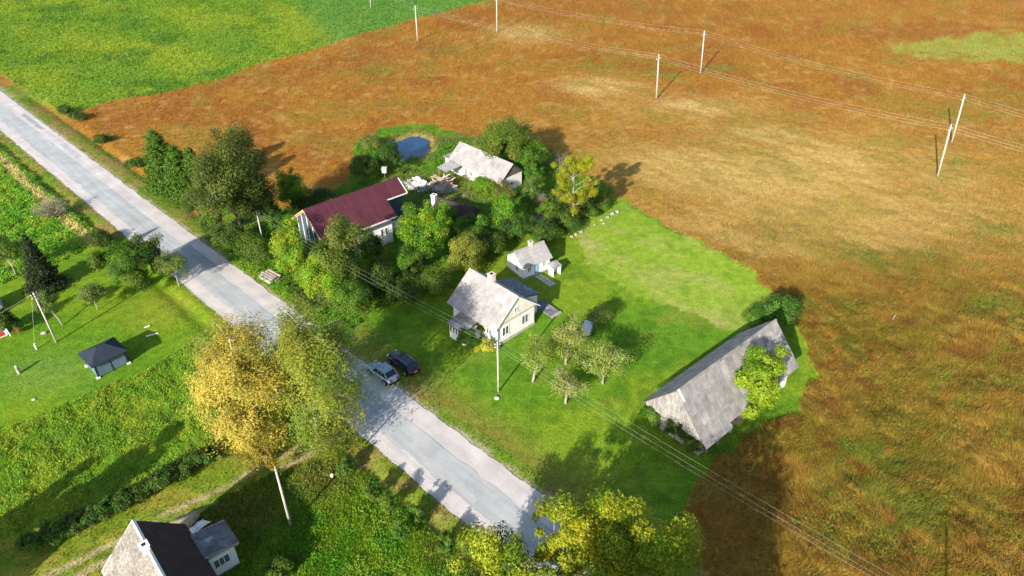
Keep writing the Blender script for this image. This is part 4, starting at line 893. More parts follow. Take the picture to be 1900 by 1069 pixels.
tree('willow_tree', 'large round olive-green willow behind the long outbuilding', 'tree', G(945, 280, 3.8), 8.6, 4.6, 14000, OL + [(.21, .23, .025), (.12, .18, .016)], .27, seed=36, zb=.3, low=-.45, clump=.28, nclump=80)
tree('willow_tree', 'greener willow at the gable end of the long outbuilding', 'tree', G(985, 300, 2.8), 6.0, 2.7, 6500, GR + OL, .26, seed=37, zb=.2, low=-.45)
tree('broadleaf_tree', 'thin grey-green sapling clump beside the board gable', 'tree', G(985, 362, 2), 4.6, 1.6, 3000, [(.15, .21, .05), (.10, .17, .025)], .22, seed=38, zb=.4)
twiggy('bush', 'pale leafless shrub beyond the mistletoe tree', G(1040, 300, 1), 3.2, 2.2, 60, 39, leaves=700, cols=((.18, .18, .05),))
twiggy('bush', 'grey dry shrub between the sapling clump and the mistletoe tree', G(1003, 375, 1), 3.0, 1.6, 60, 40, leaves=500, cols=((.2, .2, .06),))
bush('bush', 'dark hedge bush at the corner of the mown patch', G(1112, 372, .9), 2.6, 2.2, 3800, DK + GR, .24, seed=41)
bush('bush', 'dark undergrowth beneath the mistletoe tree', G(1050, 415, 1.0), 2.8, 2.4, 4000, DK + OL, .24, seed=42)
bush('bush', 'low dark shrub by the row of boulders', G(1085, 395, .9), 2.2, 1.7, 3000, OL, .22, seed=43)
bush('bush', 'clipped-looking dark bush on the pond bank behind the maroon roof', G(676, 318, 2), 4.4, 2.7, 7500, DK + OL[:1], .22, seed=44, lob=.06)
bush('bush', 'dark green bush beside the pond water', G(724, 302, 2), 4.6, 2.6, 6500, DK + GR[2:], .24, seed=45)
bush('bush', 'pale green bush on the field side of the pond', G(688, 268, 1.0), 2.4, 2.2, 3800, [(.21, .23, .04), (.16, .20, .03)], .22, seed=46)
# mistletoe tree
def mistletoe_tree(at, H, seed):
    g = np.random.default_rng(seed); t = tag(empty('mistletoe_tree', (at[0], at[1], 0)), 'nearly bare pale tree hung with many yellow-green mistletoe balls', 'tree'); mb = MB()
    k = 6; tr = [(g.normal(0, .12) * (i > 0), g.normal(0, .12) * (i > 0), -.1 + H * .92 * i / k) for i in range(k + 1)]; mb.tube(tr, [.18 * (1 - .85 * i / k) for i in range(k + 1)], 8); ends = []
    for i in range(30):
        f = g.uniform(.3, .98); s_ = np.array([0, 0, H * f * .9]); az = g.uniform(0, 6.28); L = g.uniform(1.8, 4.4) * (1.2 - .6 * f); e = s_ + np.array([math.cos(az) * L, math.sin(az) * L, L * g.uniform(.25, .9)]); m1 = (s_ + e) / 2 + g.normal(0, .22, 3)
        mb.tube([s_, m1, e], [.08 * (1.1 - f * .6), .055 * (1.1 - f * .6), .02], 5, False); ends += [e, m1 * .4 + e * .6]
        for _ in range(3):
            q = m1 + (e - m1) * g.random(); dv = g.normal(0, 1, 3); dv[2] = abs(dv[2]) * .5; mb.tube([q, q + dv * .5, q + dv * .9 + g.normal(0, .15, 3)], [.03, .018, .006], 4, False); ends.append(q + dv * .6)
    mb.obj('trunk', M['bark_pale'], t, smooth=True); ends = np.array(ends)
    for i in g.choice(len(ends), 74, replace=False):
        r = g.uniform(.35, .8); n = int(330 * r * r / .3); d = g.normal(0, 1, (n, 3)); d /= np.linalg.norm(d, axis=1, keepdims=True)
        P = d * (r * g.random(n) ** .3)[:, None]; me = leaf_mesh('mistletoe', P, d + g.normal(0, .4, (n, 3)), .17 * g.uniform(.6, 1.3, n), vary((.28, .295, .012), g, n, .18), g); link_mesh('mistletoe', me, M['leaf'], t, tuple(ends[i]))
    n = 2200; P = ends[g.choice(len(ends), n)] * np.array([1.05, 1.05, .95]) + g.normal(0, .5, (n, 3)); link_mesh('crown', leaf_mesh('crown', P, g.normal(0, 1, (n, 3)), .16 * g.uniform(.6, 1.3, n), vary((.20, .20, .04), g, n), g), M['leaf'], t)
mistletoe_tree(G(1060, 425), 12.0, 50)
# fruit trees on the lawn
def apple(at, label, H, r, n, seed, lean=(0, 0), cols=AP): return tree('apple_tree', label, 'tree', at, H, r * 1.15, int(n * 1.0), [(c_[0] * 1.15, c_[1] * 1.15, c_[2] * 1.4) for c_ in cols], .19, 'old apple trees on the lawn', .17, H * .34, 'bark_pale', 34, seed, -.6, .3, .34, 26, lean, 4, .2, .022, .75)
apple(G(989, 708), 'old apple tree nearest the front wall of the white house', 4.6, 2.35, 3800, 60, (.6, .5), [(.22, .29, .025), (.27, .33, .03), (.17, .24, .02)])
apple(G(1050, 748), 'old half-bare apple tree under the overhead wires', 3.6, 1.8, 1500, 61, (0, .2), [(.28, .29, .05), (.24, .27, .04)])
apple(G(1118, 712), 'old full apple tree nearest the barn', 4.4, 2.5, 3800, 62, (-.2, .4))
apple(G(1050, 676), 'old straggly apple tree between the blue-lidded well and the other apple trees', 5.0, 2.1, 2300, 63, (.2, .3), [(.23, .27, .03), (.28, .29, .05)])
tree('fruit_tree', 'small dark fruit tree behind the blue-lidded well', 'tree', G(1110, 605), 2.7, 1.6, 2300, [(.085, .13, .02), (.12, .16, .03)], .17, trunk=.09, zb=.6, seed=64, nl=16, forks=2)
bush('bush', 'round dark green bush at the veranda of the white house', G(868, 633, 1.1), 2.5, 1.25, 3800, GR[2:] + GR[:1], .17, seed=65, lob=.05)
bush('bush', 'bright yellow bush at the front corner of the white house', G(904, 645, .8), 1.7, 1.0, 1800, [(.46, .42, .03), (.36, .38, .03)], .17, seed=66)
bush('bush', 'narrow green shrub against the side wall of the white house', G(893, 612, 1.2), 2.6, .7, 1600, GR, .18, seed=67)
# around the barn
tree('ash_tree', 'bright yellow-green ash tree growing against the field side of the barn', 'tree', G(1402, 722, 4.2), 7.9, 3.0, 10500, [(.20, .31, .014), (.15, .27, .014), (.25, .33, .015)], .27, seed=70, zb=.8, clump=.26, nclump=75, trunk=.2)
bush('bush', 'large rounded green bush behind the far gable of the barn', G(1447, 588, 1.4), 3.6, 2.3, 5500, GR + [(.09, .17, .03)], .24, seed=71)
bush('bush', 'low green bush left of the barn ridge end', G(1408, 592, .7), 1.9, 1.9, 3000, GR, .22, seed=72)
bush('vine_bush', 'green climbing growth on the low corner of the board gable', G(1208, 775, 1.0), 2.4, 1.0, 2200, GR + BR[:1], .2, seed=73)
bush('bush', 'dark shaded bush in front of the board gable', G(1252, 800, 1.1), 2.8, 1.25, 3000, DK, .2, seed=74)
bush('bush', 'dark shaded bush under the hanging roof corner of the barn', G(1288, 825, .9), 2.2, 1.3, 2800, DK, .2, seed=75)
# lower edge of the picture
tree('ash_tree', 'large yellow-green ash tree beside the road at the plot corner', 'tree', G(1165, 1000, 7.5), 9.8, 5.2, 17000, [(.34, .345, .013), (.27, .325, .013), (.37, .36, .016), (.20, .28, .013)], .25, seed=80, zb=.8, trunk=.28, clump=.19, nclump=120, nl=30, forks=0, thin=.012, bark='bark_pale', shell=.35, lob=.22)
tree('ash_tree', 'yellow-green ash tree overhanging the gravel shoulder', 'tree', G(1045, 1010, 6.5), 9.6, 3.4, 8000, [(.36, .33, .013), (.28, .30, .013), (.20, .26, .013)], .26, seed=81, zb=1.2, trunk=.2, clump=.2, nclump=60, nl=24, forks=2, thin=.012, bark='bark_pale', shell=.35)
tree('ash_tree', 'ash tree with yellow-green top below the road edge', 'tree', G(925, 1055, 5.5), 8.2, 3.3, 8000, [(.30, .33, .014), (.16, .24, .014), (.08, .13, .014)], .25, seed=82, zb=1.0, trunk=.2, clump=.26, nclump=70)
weeping('birch_tree', 'golden yellow birch beside the farm track', G(455, 735, 9), 17.3, 4.5, 2200, YE, 84, .19, 1.6, droop=(.8, 2.8), wid=.26, nleafper=26)
weeping('birch_tree', 'green weeping birch overhanging the road behind the golden birch', G(574, 733, 8.0), 17.0, 5.6, 2600, [(.19, .25, .025), (.25, .29, .035), (.14, .20, .02), (.30, .30, .035)], 85, .19, .5, wid=.24, lean=(.6, .3), droop=(1.2, 4.6), nleafper=28)
tree('bush_tree', 'brown-gold shrub under the golden birch by the track', 'tree', G(490, 835, 2), 4.5, 2.1, 3800, [(.33, .24, .03), (.27, .22, .03)], .22, seed=86, zb=.2)
for i, (px, py, h, r, lab) in enumerate([(640, 870, 1.8, 1.2, 'leafy shrub beside the fallen pole shadow in the rough yard'), (690, 920, 2.0, 1.4, 'pale green shrub on the bank below the road'), (745, 985, 2.6, 1.5, 'green sapling with whitish stem in the rough yard'), (770, 960, 2.2, 1.2, 'upright shrub casting its shadow over the gravel shoulder'), (830, 1010, 2.0, 1.2, 'dark shrub next to the ash tree below the road'), (720, 945, 2.2, 1.2, 'feathery shrub in the middle of the roadside bank')]):
    bush('bush', lab, G(px, py, .8), h, r * .75, 1100, GR + OL, .2, seed=90 + i, shell=.3)
bush('bush', 'dull olive shrub at the end wall of the dark-roofed house annex', G(520, 1060, .8), 1.8, 1.2, 2000, OL, .2, seed=97)
# hedge along the track
for i, (px, py) in enumerate([(395, 845), (372, 858), (345, 872), (318, 887), (290, 902), (262, 917), (233, 932), (203, 947), (172, 962), (140, 977), (105, 994), (65, 1010)]):
    bush('hedge_bush', ['dark hedge bush beside the golden birch at the end of the track hedge', 'dark dense bush in the track hedge between the golden birch and the house', 'dark dense hedge bush beside the track opposite the dark-roofed house'][0 if i == 0 else 1 if i < 7 else 2], G(px, py, .5), 1.5 + .25 * math.sin(i * 2.1), 1.15, 1700, DK + GR[2:], .2, 'hedge row along the farm track', 100 + i)
# garden beyond the road on the left
orch = 'garden trees round the pavilion lawn'
tree('fruit_tree', 'full round fruit tree nearest the road in the garden', 'tree', G(245, 505, 3), 6.2, 3.3, 9000, GR + OL + [(.20, .24, .02)], .23, orch, .16, .9, seed=110, clump=.28, nclump=70)
tree('fruit_tree', 'loose fruit tree with two thin stems at the roadside', 'tree', G(325, 505, 2.4), 4.6, 2.0, 3000, [(.13, .19, .03), (.18, .22, .04)], .2, orch, .09, 1.6, 'bark_pale', seed=111, nl=14, forks=2)
tree('fruit_tree', 'dark green fruit tree behind the full round one', 'tree', G(275, 478, 2.6), 5.4, 2.4, 4500, OL + DK, .23, orch, .12, 1.0, seed=112)
tree('fruit_tree', 'thin young fruit tree between the leaning tree and the full round tree', 'tree', G(172, 550, 2.2), 3.6, 1.7, 1500, [(.12, .18, .03), (.16, .2, .04)], .19, orch, .07, 1.4, 'bark_pale', seed=113, nl=14, forks=2)
tree('fruit_tree', 'crooked leaning fruit tree beside the garden pole', 'tree', G(118, 603), 3.9, 1.25, 1900, [(.13, .19, .03), (.18, .22, .04)], .19, orch, .09, 2.0, 'bark_pale', seed=114, lean=(-1.4, .4), nl=12)
bush('bush', 'small olive bush at the lawn edge near the rough meadow', G(185, 490, 1), 2.6, 1.6, 2400, OL, .22, seed=115)
bush('bush', 'dark low bush where the lawn meets the straw ditch strip', G(190, 448, .6), 1.6, 1.9, 2400, DK, .22, seed=116)
conifer('spruce_tree', 'dark spruce with drooping branches in the garden', G(68, 490, 4), 8.8, 2.6, [(.022, .038, .012), (.035, .055, .016)], 117, .3, 30, 30, .36)
tree('broadleaf_tree', 'thin green tree at the picture side of the dark spruce', 'tree', G(15, 480, 3), 5.6, 2.0, 3800, GR + OL, .22, orch, .08, 1.8, 'bark_pale', seed=118)
bush('bush', 'very dark bush beside the red-edged shed', G(5, 605, 1.2), 3.4, 1.5, 3500, DK, .22, seed=119)
bush('bush', 'small rusty bush by the white post', G(33, 613, .4), .9, .55, 500, [(.26, .17, .03)], .16, seed=120)
twiggy('bush', 'grey leafless bush on the ditch bank by the road', G(95, 392, 1.2), 3.6, 2.9, 170, 121, leaves=900, cols=((.19, .18, .06), (.14, .16, .04)))
for i, (px, py) in enumerate([(-172, 41.2), (-166, 41.6), (-150, 40.6), (-134, 40.4), (-122, 40.6), (-112, 40.8)]):
    bush('bush', 'low dark green scrub bush along the ditch between road and field', (RD * px + RN * py), 1.3, 1.6, 1300, GR[2:] + DK, .25, 'scrub bushes along the roadside ditch', 130 + i)
# tall trees just outside the frame, whose shade falls on the lower field and the weed field
for i, (x, y, h, r) in enumerate([(8.0, 18.5, 17.0, 4.8), (3.5, 13.0, 18.5, 5.2), (1.5, 19.5, 16.0, 4.6), (8.0, 22.5, 11.5, 4.3), (12.2, 25.0, 8.5, 3.6), (-49.5, 29.5, 11.0, 2.4), (-55, 27, 10.5, 2.2)]):
    tree('broadleaf_tree', 'tall dense tree standing outside the picture whose shade crosses the field', 'tree', (x, y), h, r, 9000, OL, .5, 'tall trees beyond the lower picture edge', .3, 1.5, seed=140 + i, clump=.4)

# ------------------------------------------------------------------ cars
def car(name, label, at, rz, paint, L=4.45, W=1.84, Hh=1.66, rear_light='red_lens', wagon=False):
    """local x: nose at +x. Body is lofted from side-profile stations."""
    t = tag(empty(name, (*at, .015), rz), label, 'car'); hl = L / 2; hw = W / 2
    gh = .92; clear = .24
    # lower body loft: (x, zbottom, zbelt, halfwidth)
    st = [(-hl, .48, .86, hw * .80), (-hl + .12, .34, .98, hw * .93), (-hl + .55, .27, 1.02, hw * .985), (-hl + 1.4, clear, 1.0, hw), (-.1, clear, .98, hw), (hl - 1.55, clear, .97, hw), (hl - 1.0, .26, .95, hw * .985), (hl - .45, .28, .88, hw * .94), (hl - .12, .34, .76, hw * .84), (hl, .45, .64, hw * .68)]
    V = []; F = []; m = 8
    for x, zb, zt, w_ in st:
        zm = zb + (zt - zb) * .55; hump = .05
        V += [(x, -w_ * .90, zb), (x, -w_, zm), (x, -w_ * .95, zt), (x, -w_ * .45, zt + hump), (x, w_ * .45, zt + hump), (x, w_ * .95, zt), (x, w_, zm), (x, w_ * .90, zb)]
    for i in range(len(st) - 1):
        for j in range(m): F.append((i * m + j, i * m + (j + 1) % m, (i + 1) * m + (j + 1) % m, (i + 1) * m + j)[::-1])
    F.append(tuple(range(m))); F.append(tuple(range(len(st) * m - 1, len(st) * m - m - 1, -1)))
    mb = MB().add(V, F); o = mb.obj('body', M[paint], t, smooth=True)
    mod = o.modifiers.new('sub', 'SUBSURF'); mod.levels = mod.render_levels = 2
    # glasshouse
    xr0, xr1 = -hl + (.28 if wagon else .42), -hl + (.62 if wagon else .95)     # rear glass foot, roof rear
    xf0, xf1 = hl - 1.28, hl - 2.05                                             # windscreen foot, roof front
    zb = .97; zt = Hh; bw = hw * .93; tw = hw * .74
    P = [(xr0, -bw, zb), (xf0, -bw, zb), (xf0, bw, zb), (xr0, bw, zb), (xr1, -tw, zt - .03), (xf1, -tw, zt - .03), (xf1, tw, zt - .03), (xr1, tw, zt - .03)]
    MB().add(P, [(0, 1, 5, 4), (1, 2, 6, 5), (2, 3, 7, 6), (3, 0, 4, 7), (4, 5, 6, 7)]).obj('pillar_frame', M[paint], t)
    def lerp(a, b, f): return tuple(a[i] + (b[i] - a[i]) * f for i in range(3))
    def pane(q, ins, off, nm, key='car_glass'):
        c = [sum(p[i] for p in q) / 4 for i in range(3)]; q2 = [lerp(p, c, ins) for p in q]
        n = (Vector(q[1]) - Vector(q[0])).cross(Vector(q[3]) - Vector(q[0])).normalized() * off
        top = [Vector(p) + n for p in q2]; MB().add([tuple(p) for p in top] + [tuple(Vector(p) - n * .5) for p in q2], [(0, 1, 2, 3), (0, 4, 5, 1), (1, 5, 6, 2), (2, 6, 7, 3), (3, 7, 4, 0)]).obj(nm, M[key], t)
    pane([P[1], P[2], P[6], P[5]], .09, .015, 'windscreen'); pane([P[3], P[0], P[4], P[7]], .12, .015, 'rear_window')
    for sgn in (-1, 1):
        A, B, C_, D = (P[0], P[1], P[5], P[4]) if sgn < 0 else (P[2], P[3], P[7], P[6])
        for f0, f1 in ((.04, .33), (.36, .63), (.66, .95)):
            q = [lerp(lerp(A, B, f0), lerp(D, C_, f0), .10), lerp(lerp(A, B, f1), lerp(D, C_, f1), .10), lerp(lerp(A, B, f1), lerp(D, C_, f1), .86), lerp(lerp(A, B, f0), lerp(D, C_, f0), .86)]
            pane(q, .02, .012, 'side_window')
    r_ = MB(); r_.add([(xr1 - .10, -tw * .98, zt - .02), (xf1 + .03, -tw * .98, zt - .02), (xf1 + .03, tw * .98, zt - .02), (xr1 - .10, tw * .98, zt - .02), (xr1 + .1, -tw * .8, zt + .045), (xf1 - .15, -tw * .8, zt + .045), (xf1 - .15, tw * .8, zt + .045), (xr1 + .1, tw * .8, zt + .045)], [(0, 1, 5, 4), (1, 2, 6, 5), (2, 3, 7, 6), (3, 0, 4, 7), (4, 5, 6, 7), (3, 2, 1, 0)])
    ro = r_.obj('roof', M[paint], t)
    for sgn in (-1, 1): MB().tube([(xr1 + .1, sgn * tw * .86, zt + .05), (0, sgn * tw * .86, zt + .075), (xf1 - .1, sgn * tw * .86, zt + .05)], .022, 5).obj('roof_rail', M['metal_grey'], ro)
    for x in (-hl + .85, hl - .88):
        for sgn in (-1, 1):
            wo = MB().tube([(0, -.11, 0), (0, .11, 0)], .34, 20).obj('wheel', M['rubber'], t, (x, sgn * (hw - .08), .34))
            MB().tube([(0, .112 * sgn, 0), (0, .13 * sgn, 0)], .23, 14).obj('rim', M['rim'], wo)
            for q in range(5): a_ = q * 2 * math.pi / 5; MB().tube([(0, .135 * sgn, 0), (.2 * math.cos(a_), .137 * sgn, .2 * math.sin(a_))], .03, 4).obj('spoke', M['rim'], wo)
            MB().tube([(x + .41 * math.cos(k * math.pi / 8), sgn * (hw - .02), .36 + .41 * math.sin(k * math.pi / 8)) for k in range(9)], .045, 5).obj('wheel_arch', M['rubber'], t)
    for sgn in (-1, 1):
        MB().box(-hl - .01, -hl + .22, sgn * hw * .62 - .17, sgn * hw * .62 + .17, .78, .95).obj('tail_light', M[rear_light], t)
        MB().box(hl - .30, hl - .06, sgn * hw * .62 - .16, sgn * hw * .62 + .16, .66, .78).obj('headlight', M['lamp_lens'], t)
        MB().box(xf0 - .32, xf0 - .18, sgn * (hw + .02), sgn * (hw + .18), .98, 1.10).obj('mirror', M[paint], t)
        for x in (-.95, .10): MB().box(x, x + .18, sgn * (hw * .995) - .02, sgn * (hw * .995) + .02, .82, .86).obj('door_handle', M['rim'], t)
    MB().box(-hl - .045, -hl - .015, -.27, .27, .60, .71).obj('number_plate', M['plate'], t)
    MB().box(-hl - .03, -hl + .2, -hw * .78, hw * .78, .36, .50).obj('rear_bumper', M['rubber'], t)
    MB().box(hl - .2, hl + .02, -hw * .62, hw * .62, .34, .48).obj('grille', M['rubber'], t)
    return t
CARDIR = math.atan2(-RD[1], -RD[0])
car('car', 'blue-grey hatchback parked on the road shoulder with its tail lights showing', G(711, 698), CARDIR + .02, 'car_blue', 4.5)
car('car', 'black estate car parked on the grass beside the blue-grey hatchback', G(749, 680), CARDIR - .03, 'car_black', 4.75, 1.86, 1.5, wagon=True)

# ------------------------------------------------------------------ poles and wires
WIRES = []
def pole(name, label, base, h, group=None, lean=(0, 0), r=.15, mat='concrete', kind='mv', rz=0):
    t = tag(empty(name, (*base, 0)), label, 'utility pole', group); top = Vector((lean[0], lean[1], h))
    s_ = MB(); s_.tube([(0, 0, -.3), top * .5, top], [r, r * .85, r * .7], 8); s_.obj('shaft', M[mat], t, smooth=True)
    at = []; u = Vector((math.cos(rz), math.sin(rz), 0))
    if kind == 'mv':
        c = top * .91; MB().tube([c - u * .75, c + u * .75], .05, 4).obj('crossarm', M['metal_grey'], t); at = [top + Vector((0, 0, .18)), c - u * .7 + Vector((0, 0, .2)), c + u * .7 + Vector((0, 0, .2))]
    else:
        for i in range(2):
            c = top * (.975 - .055 * i); MB().tube([c - u * .4, c + u * .4], .035, 4).obj('crossarm', M['metal_grey'], t); at += [c - u * .38 + Vector((0, 0, .1)), c + u * .38 + Vector((0, 0, .1))]
    for p in at: MB().tube([p - Vector((0, 0, .2)), p - Vector((0, 0, .08)), p], [.03, .055, .03], 6).obj('insulator', M['trim'], t)
    B = Vector((*base, 0)); return [B + p for p in at]
def wire(p, q, label, group, sag=.6, r=.022, mat='wire'):
    p, q = Vector(p), Vector(q); n = 14; pts = [p.lerp(q, i / n) - Vector((0, 0, sag * 4 * (i / n) * (1 - i / n))) for i in range(n + 1)]; o = p.copy()
    tag(MB().tube([x - o for x in pts], r, 4).obj('overhead_wire', M[mat], None, o), label, 'wire', group)
rzl = math.atan2(.67, .74) + 0
MVG = 'medium voltage poles across the brown field'
def lean_to(base_px, top_px, h):
    b = G(*base_px); e = G(*top_px, h); return b, ((e[0] - b[0]) * .8, 0)
PA = []; PB = []
for base, top, h, lab, L_ in [((922, 60), (922, -14), 9.6, 'pale concrete pole standing near the far meadow edge of the upper power line', PA), ((1300, 136), (1305, 57), 10.0, 'pale concrete pole in the middle of the upper power line', PA), ((1766, 264), (1790, 178), 9.5, 'pale concrete pole of the upper power line beside its twin on the lower line', PA),
                              ((688, 15), (684, -40), 9.3, 'pale concrete pole standing in the far green meadow', PB), ((775, 77), (770, 12), 9.3, 'pale concrete pole just inside the field edge by the meadow', PB), ((1218, 183), (1221, 102), 9.7, 'pale concrete pole of the lower power line amid straw coloured grass', PB), ((1740, 327), (1762, 232), 9.6, 'pale concrete pole of the lower power line standing before its twin', PB)]:
    b, ln = lean_to(base, top, h); L_.append(pole('utility_pole', lab, b, h, MVG, ln, .19, 'concrete', 'mv', rzl))
def far(L_, k=1.0):
    d = L_[-1][0] - L_[-2][0]; return pole('utility_pole', 'pale concrete pole outside the picture carrying on the %s power line' % ('upper' if L_ is PA else 'lower'), tuple((Vector(L_[-1][0]) + d * k)[:2]), 9.6, MVG, (0, 0), .17, 'concrete', 'mv', rzl)
PA.append(far(PA)); PB.append(far(PB))
for L_, nm in ((PA, 'upper'), (PB, 'lower')):
    for i in range(len(L_) - 1):
        span = (['from meadow edge to the middle pole', 'from the middle pole to the twin poles', 'leading away beyond the twin poles'] if L_ is PA else ['from the meadow to the field edge', 'from the field edge to the straw-grass pole', 'from the straw-grass pole to the twins', 'leading away beyond the twin poles'])[i]
        for j in range(3): wire(L_[i][j], L_[i + 1][j], '%s wire of the %s power line %s' % ('top' if j == 0 else 'crossarm', nm, span), '%s power line wires' % nm, 1.0, .007)
LVD = math.atan2(.747, .664)
lv1 = pole('utility_pole', 'slim grey pole on the lawn before the white house', G(925, 727), 7.3, None, (-.05, .1), .12, 'concrete', 'lv', LVD)
lv0 = pole('utility_pole', 'grey pole hidden in the trees by the big dark olive tree', (-36.5, 91.2), 7.6, None, (0, 0), .12, 'concrete', 'lv', LVD)
lv2 = pole('utility_pole', 'grey pole of the village line beyond the lower picture edge', (33.5, 29.0), 7.4, None, (0, 0), .12, 'concrete', 'lv', LVD)
for a_, b_ in ((lv0, lv1), (lv1, lv2)):
    for j in range(3): wire(a_[j], b_[j], 'thin wire of the village line %s the slim lawn pole' % ('crossing the lawn past' if a_ is lv1 else 'running over the shaded yard to'), 'village line wires', .5 + .12 * j, .0042)
lv3 = pole('utility_pole', 'grey concrete pole in the rough yard beside the track', G(540, 977), 7.95, None, (0, 0), .14, 'concrete', 'lv', 2.0)
lv4 = pole('utility_pole', 'pale pole with a stay wire on the garden lawn', G(105, 635), 7.55, None, (-.1, 0), .13, 'concrete', 'lv', 1.2)
wire(lv3[0], lv1[1], 'service wire from the rough yard pole across the road', 'service wires', .5, .0035, 'wire'); wire(lv3[1], lv1[3], 'service wire from the rough yard pole across the road', 'service wires', .7, .0035, 'wire')
wire(lv4[1], lv0[0], 'dark service wire from the garden pole across the road', None, 1.2, .016, 'wire_dark')
wire(lv4[0], (*G(-140, 640, 6.0), 6.0), 'pale sagging service wire leaving the garden pole for the shed', None, .5, .012, 'wire')
st_ = tag(empty('stay_wire', (*G(68, 648), 0)), 'thin stay wire with white ground anchor beside the garden pole', 'stay wire')
b_ = Vector((*G(68, 648), 0)); MB().tube([(0, 0, .75), lv4[0] - b_ - Vector((0, 0, .3))], .008, 4).obj('cable', M['wire'], st_); MB().box(-.07, .07, -.07, .07, -.1, .85).obj('anchor_post', M['trim'], st_)

# ------------------------------------------------------------------ yard things
def sheet_bits(parent, n, rx, ry, hz, mats, seed, name, L=(.6, 1.8), Wd=(.5, 1.1)):
    g = random.Random(seed)
    for i in range(n):
        a_ = g.uniform(0, 6.28); r = g.random() ** .5; x, y = rx * r * math.cos(a_), ry * r * math.sin(a_); z = max(.1, hz * (1 - r * r) * g.uniform(.6, 1.1)); l, w_ = g.uniform(*L), g.uniform(*Wd)
        k = 3; V = [(-l / 2 + l * p / k, -w_ / 2 + w_ * q / k, g.uniform(-.12, .12)) for p in range(k + 1) for q in range(k + 1)]; F = [(p * 4 + q, (p + 1) * 4 + q, (p + 1) * 4 + q + 1, p * 4 + q + 1) for p in range(k) for q in range(k)]
        MB().add(V, F).obj(name, M[g.choice(mats)], parent, (x, y, z), (g.uniform(-.5, .5), g.uniform(-.5, .5), g.uniform(0, 6.28)))
def heap(parent, rx, ry, h, mat, seed, name):
    g = np.random.default_rng(seed); V = []; nr, na = 5, 14
    for i in range(nr + 1):
        for j in range(na):
            f = i / nr; a_ = 2 * math.pi * j / na; V.append((rx * f * math.cos(a_) * (1 + g.normal(0, .08)), ry * f * math.sin(a_) * (1 + g.normal(0, .08)), (h * (1 - f ** 1.6) + g.normal(0, .08)) if i < nr else -.05))
    MB().add(V, [(i * na + j, i * na + (j + 1) % na, (i + 1) * na + (j + 1) % na, (i + 1) * na + j)[::-1] for i in range(nr) for j in range(na)]).obj(name, M[mat], parent)
HEAPS = True
RB = tag(empty('rubbish_heap', (*G(772, 346), 0), R(-35)), 'heap of crumpled white sheeting and bags behind the maroon-roofed house', 'rubbish heap')
heap(RB, 1.9, 1.4, .9, 'concrete', 1, 'rubble'); sheet_bits(RB, 26, 1.9, 1.4, 1.1, ['tarp_white', 'tarp_white', 'trim', 'sheet', 'concrete'], 2, 'crumpled_sheet'); sheet_bits(RB, 4, 1.9, 1.3, .9, ['pale_blue', 'red_paint', 'wood_pink'], 3, 'scrap_sheet', (.4, .8), (.3, .5))
WBH = tag(empty('scrap_wood_heap', (*G(822, 350), 0), R(-40)), 'heap of broken planks and boards before the long outbuilding', 'wood heap')
heap(WBH, 1.9, 1.6, 1.1, 'wood_grey', 4, 'rubble'); g_ = random.Random(5)
for i in range(62):
    a_ = g_.uniform(0, 6.28); r = g_.random() ** .5; l = g_.uniform(.9, 2.6); MB().box(-l / 2, l / 2, -.07, .07, -.025, .025).obj('plank', M[g_.choice(['wood_new', 'wood_pink', 'wood_grey', 'wood_grey', 'wood_pink'])], WBH, (1.9 * r * math.cos(a_), 1.6 * r * math.sin(a_), .2 + 1.25 * (1 - r * r) + g_.uniform(0, .25)), (g_.uniform(-.5, .5), g_.uniform(-.55, .55), g_.uniform(0, 6.28)))
sheet_bits(WBH, 7, 2.0, 1.7, 1.0, ['tarp_white', 'wood_pink', 'wood_new'], 6, 'board', (.8, 1.6), (.6, 1.0))
RB.scale = (1.25, 1.25, 1.3); WBH.scale = (1.2, 1.2, 1.25)
LP = tag(empty('brush_pile', (*G(860, 365), 0), R(20)), 'small pile of grey branches on the grass by the dark hut', 'brush pile')
for i in range(22): l = g_.uniform(.8, 1.8); MB().tube([(-l / 2, 0, 0), (0, .06, .03), (l / 2, 0, 0)], [.04, .03, .015], 5).obj('branch', M['wood_grey'], LP, (g_.uniform(-.7, .7), g_.uniform(-.4, .4), .08 + g_.uniform(0, .35)), (0, g_.uniform(-.2, .2), g_.uniform(-.5, .5)))
TS = tag(empty('timber_stack', (*G(501, 517), 0), R(-38)), 'stack of pinkish sawn planks on the grass by the road', 'timber stack')
for r_ in range(4):
    for j in range(7):
        if r_ == 3 and j in (0, 5): continue
        l = 2.5 + g_.uniform(-.35, .35); MB().box(-l / 2, l / 2, -.115, .115, 0, .16).obj('plank', M[g_.choice(['wood_pink', 'wood_pink', 'wood_grey', 'concrete'])], TS, (g_.uniform(-.25, .25), -.8 + j * .26, .06 + r_ * .175), (0, 0, g_.uniform(-.05, .05)))
for x in (-.8, .8): MB().box(x - .06, x + .06, -1, 1, -.03, .055).obj('bearer', M['wood_dark'], TS)
WL = tag(empty('well', (*G(1088, 618), 0), R(-25)), 'small well housing with tilted pale blue lid on the lawn', 'well')
MB().tube([(0, 0, -.1), (0, 0, .55)], .55, 16).obj('well_ring', M['trim'], WL)
MB().slab([(-.55, -.62, .75), (.62, -.62, .78), (.62, .75, 1.45), (-.55, .75, 1.42)], .05).obj('lid', M['pale_blue'], WL); MB().box(-.5, .55, .55, .62, 0, 1.27).obj('back_board', M['pale_blue'], WL)
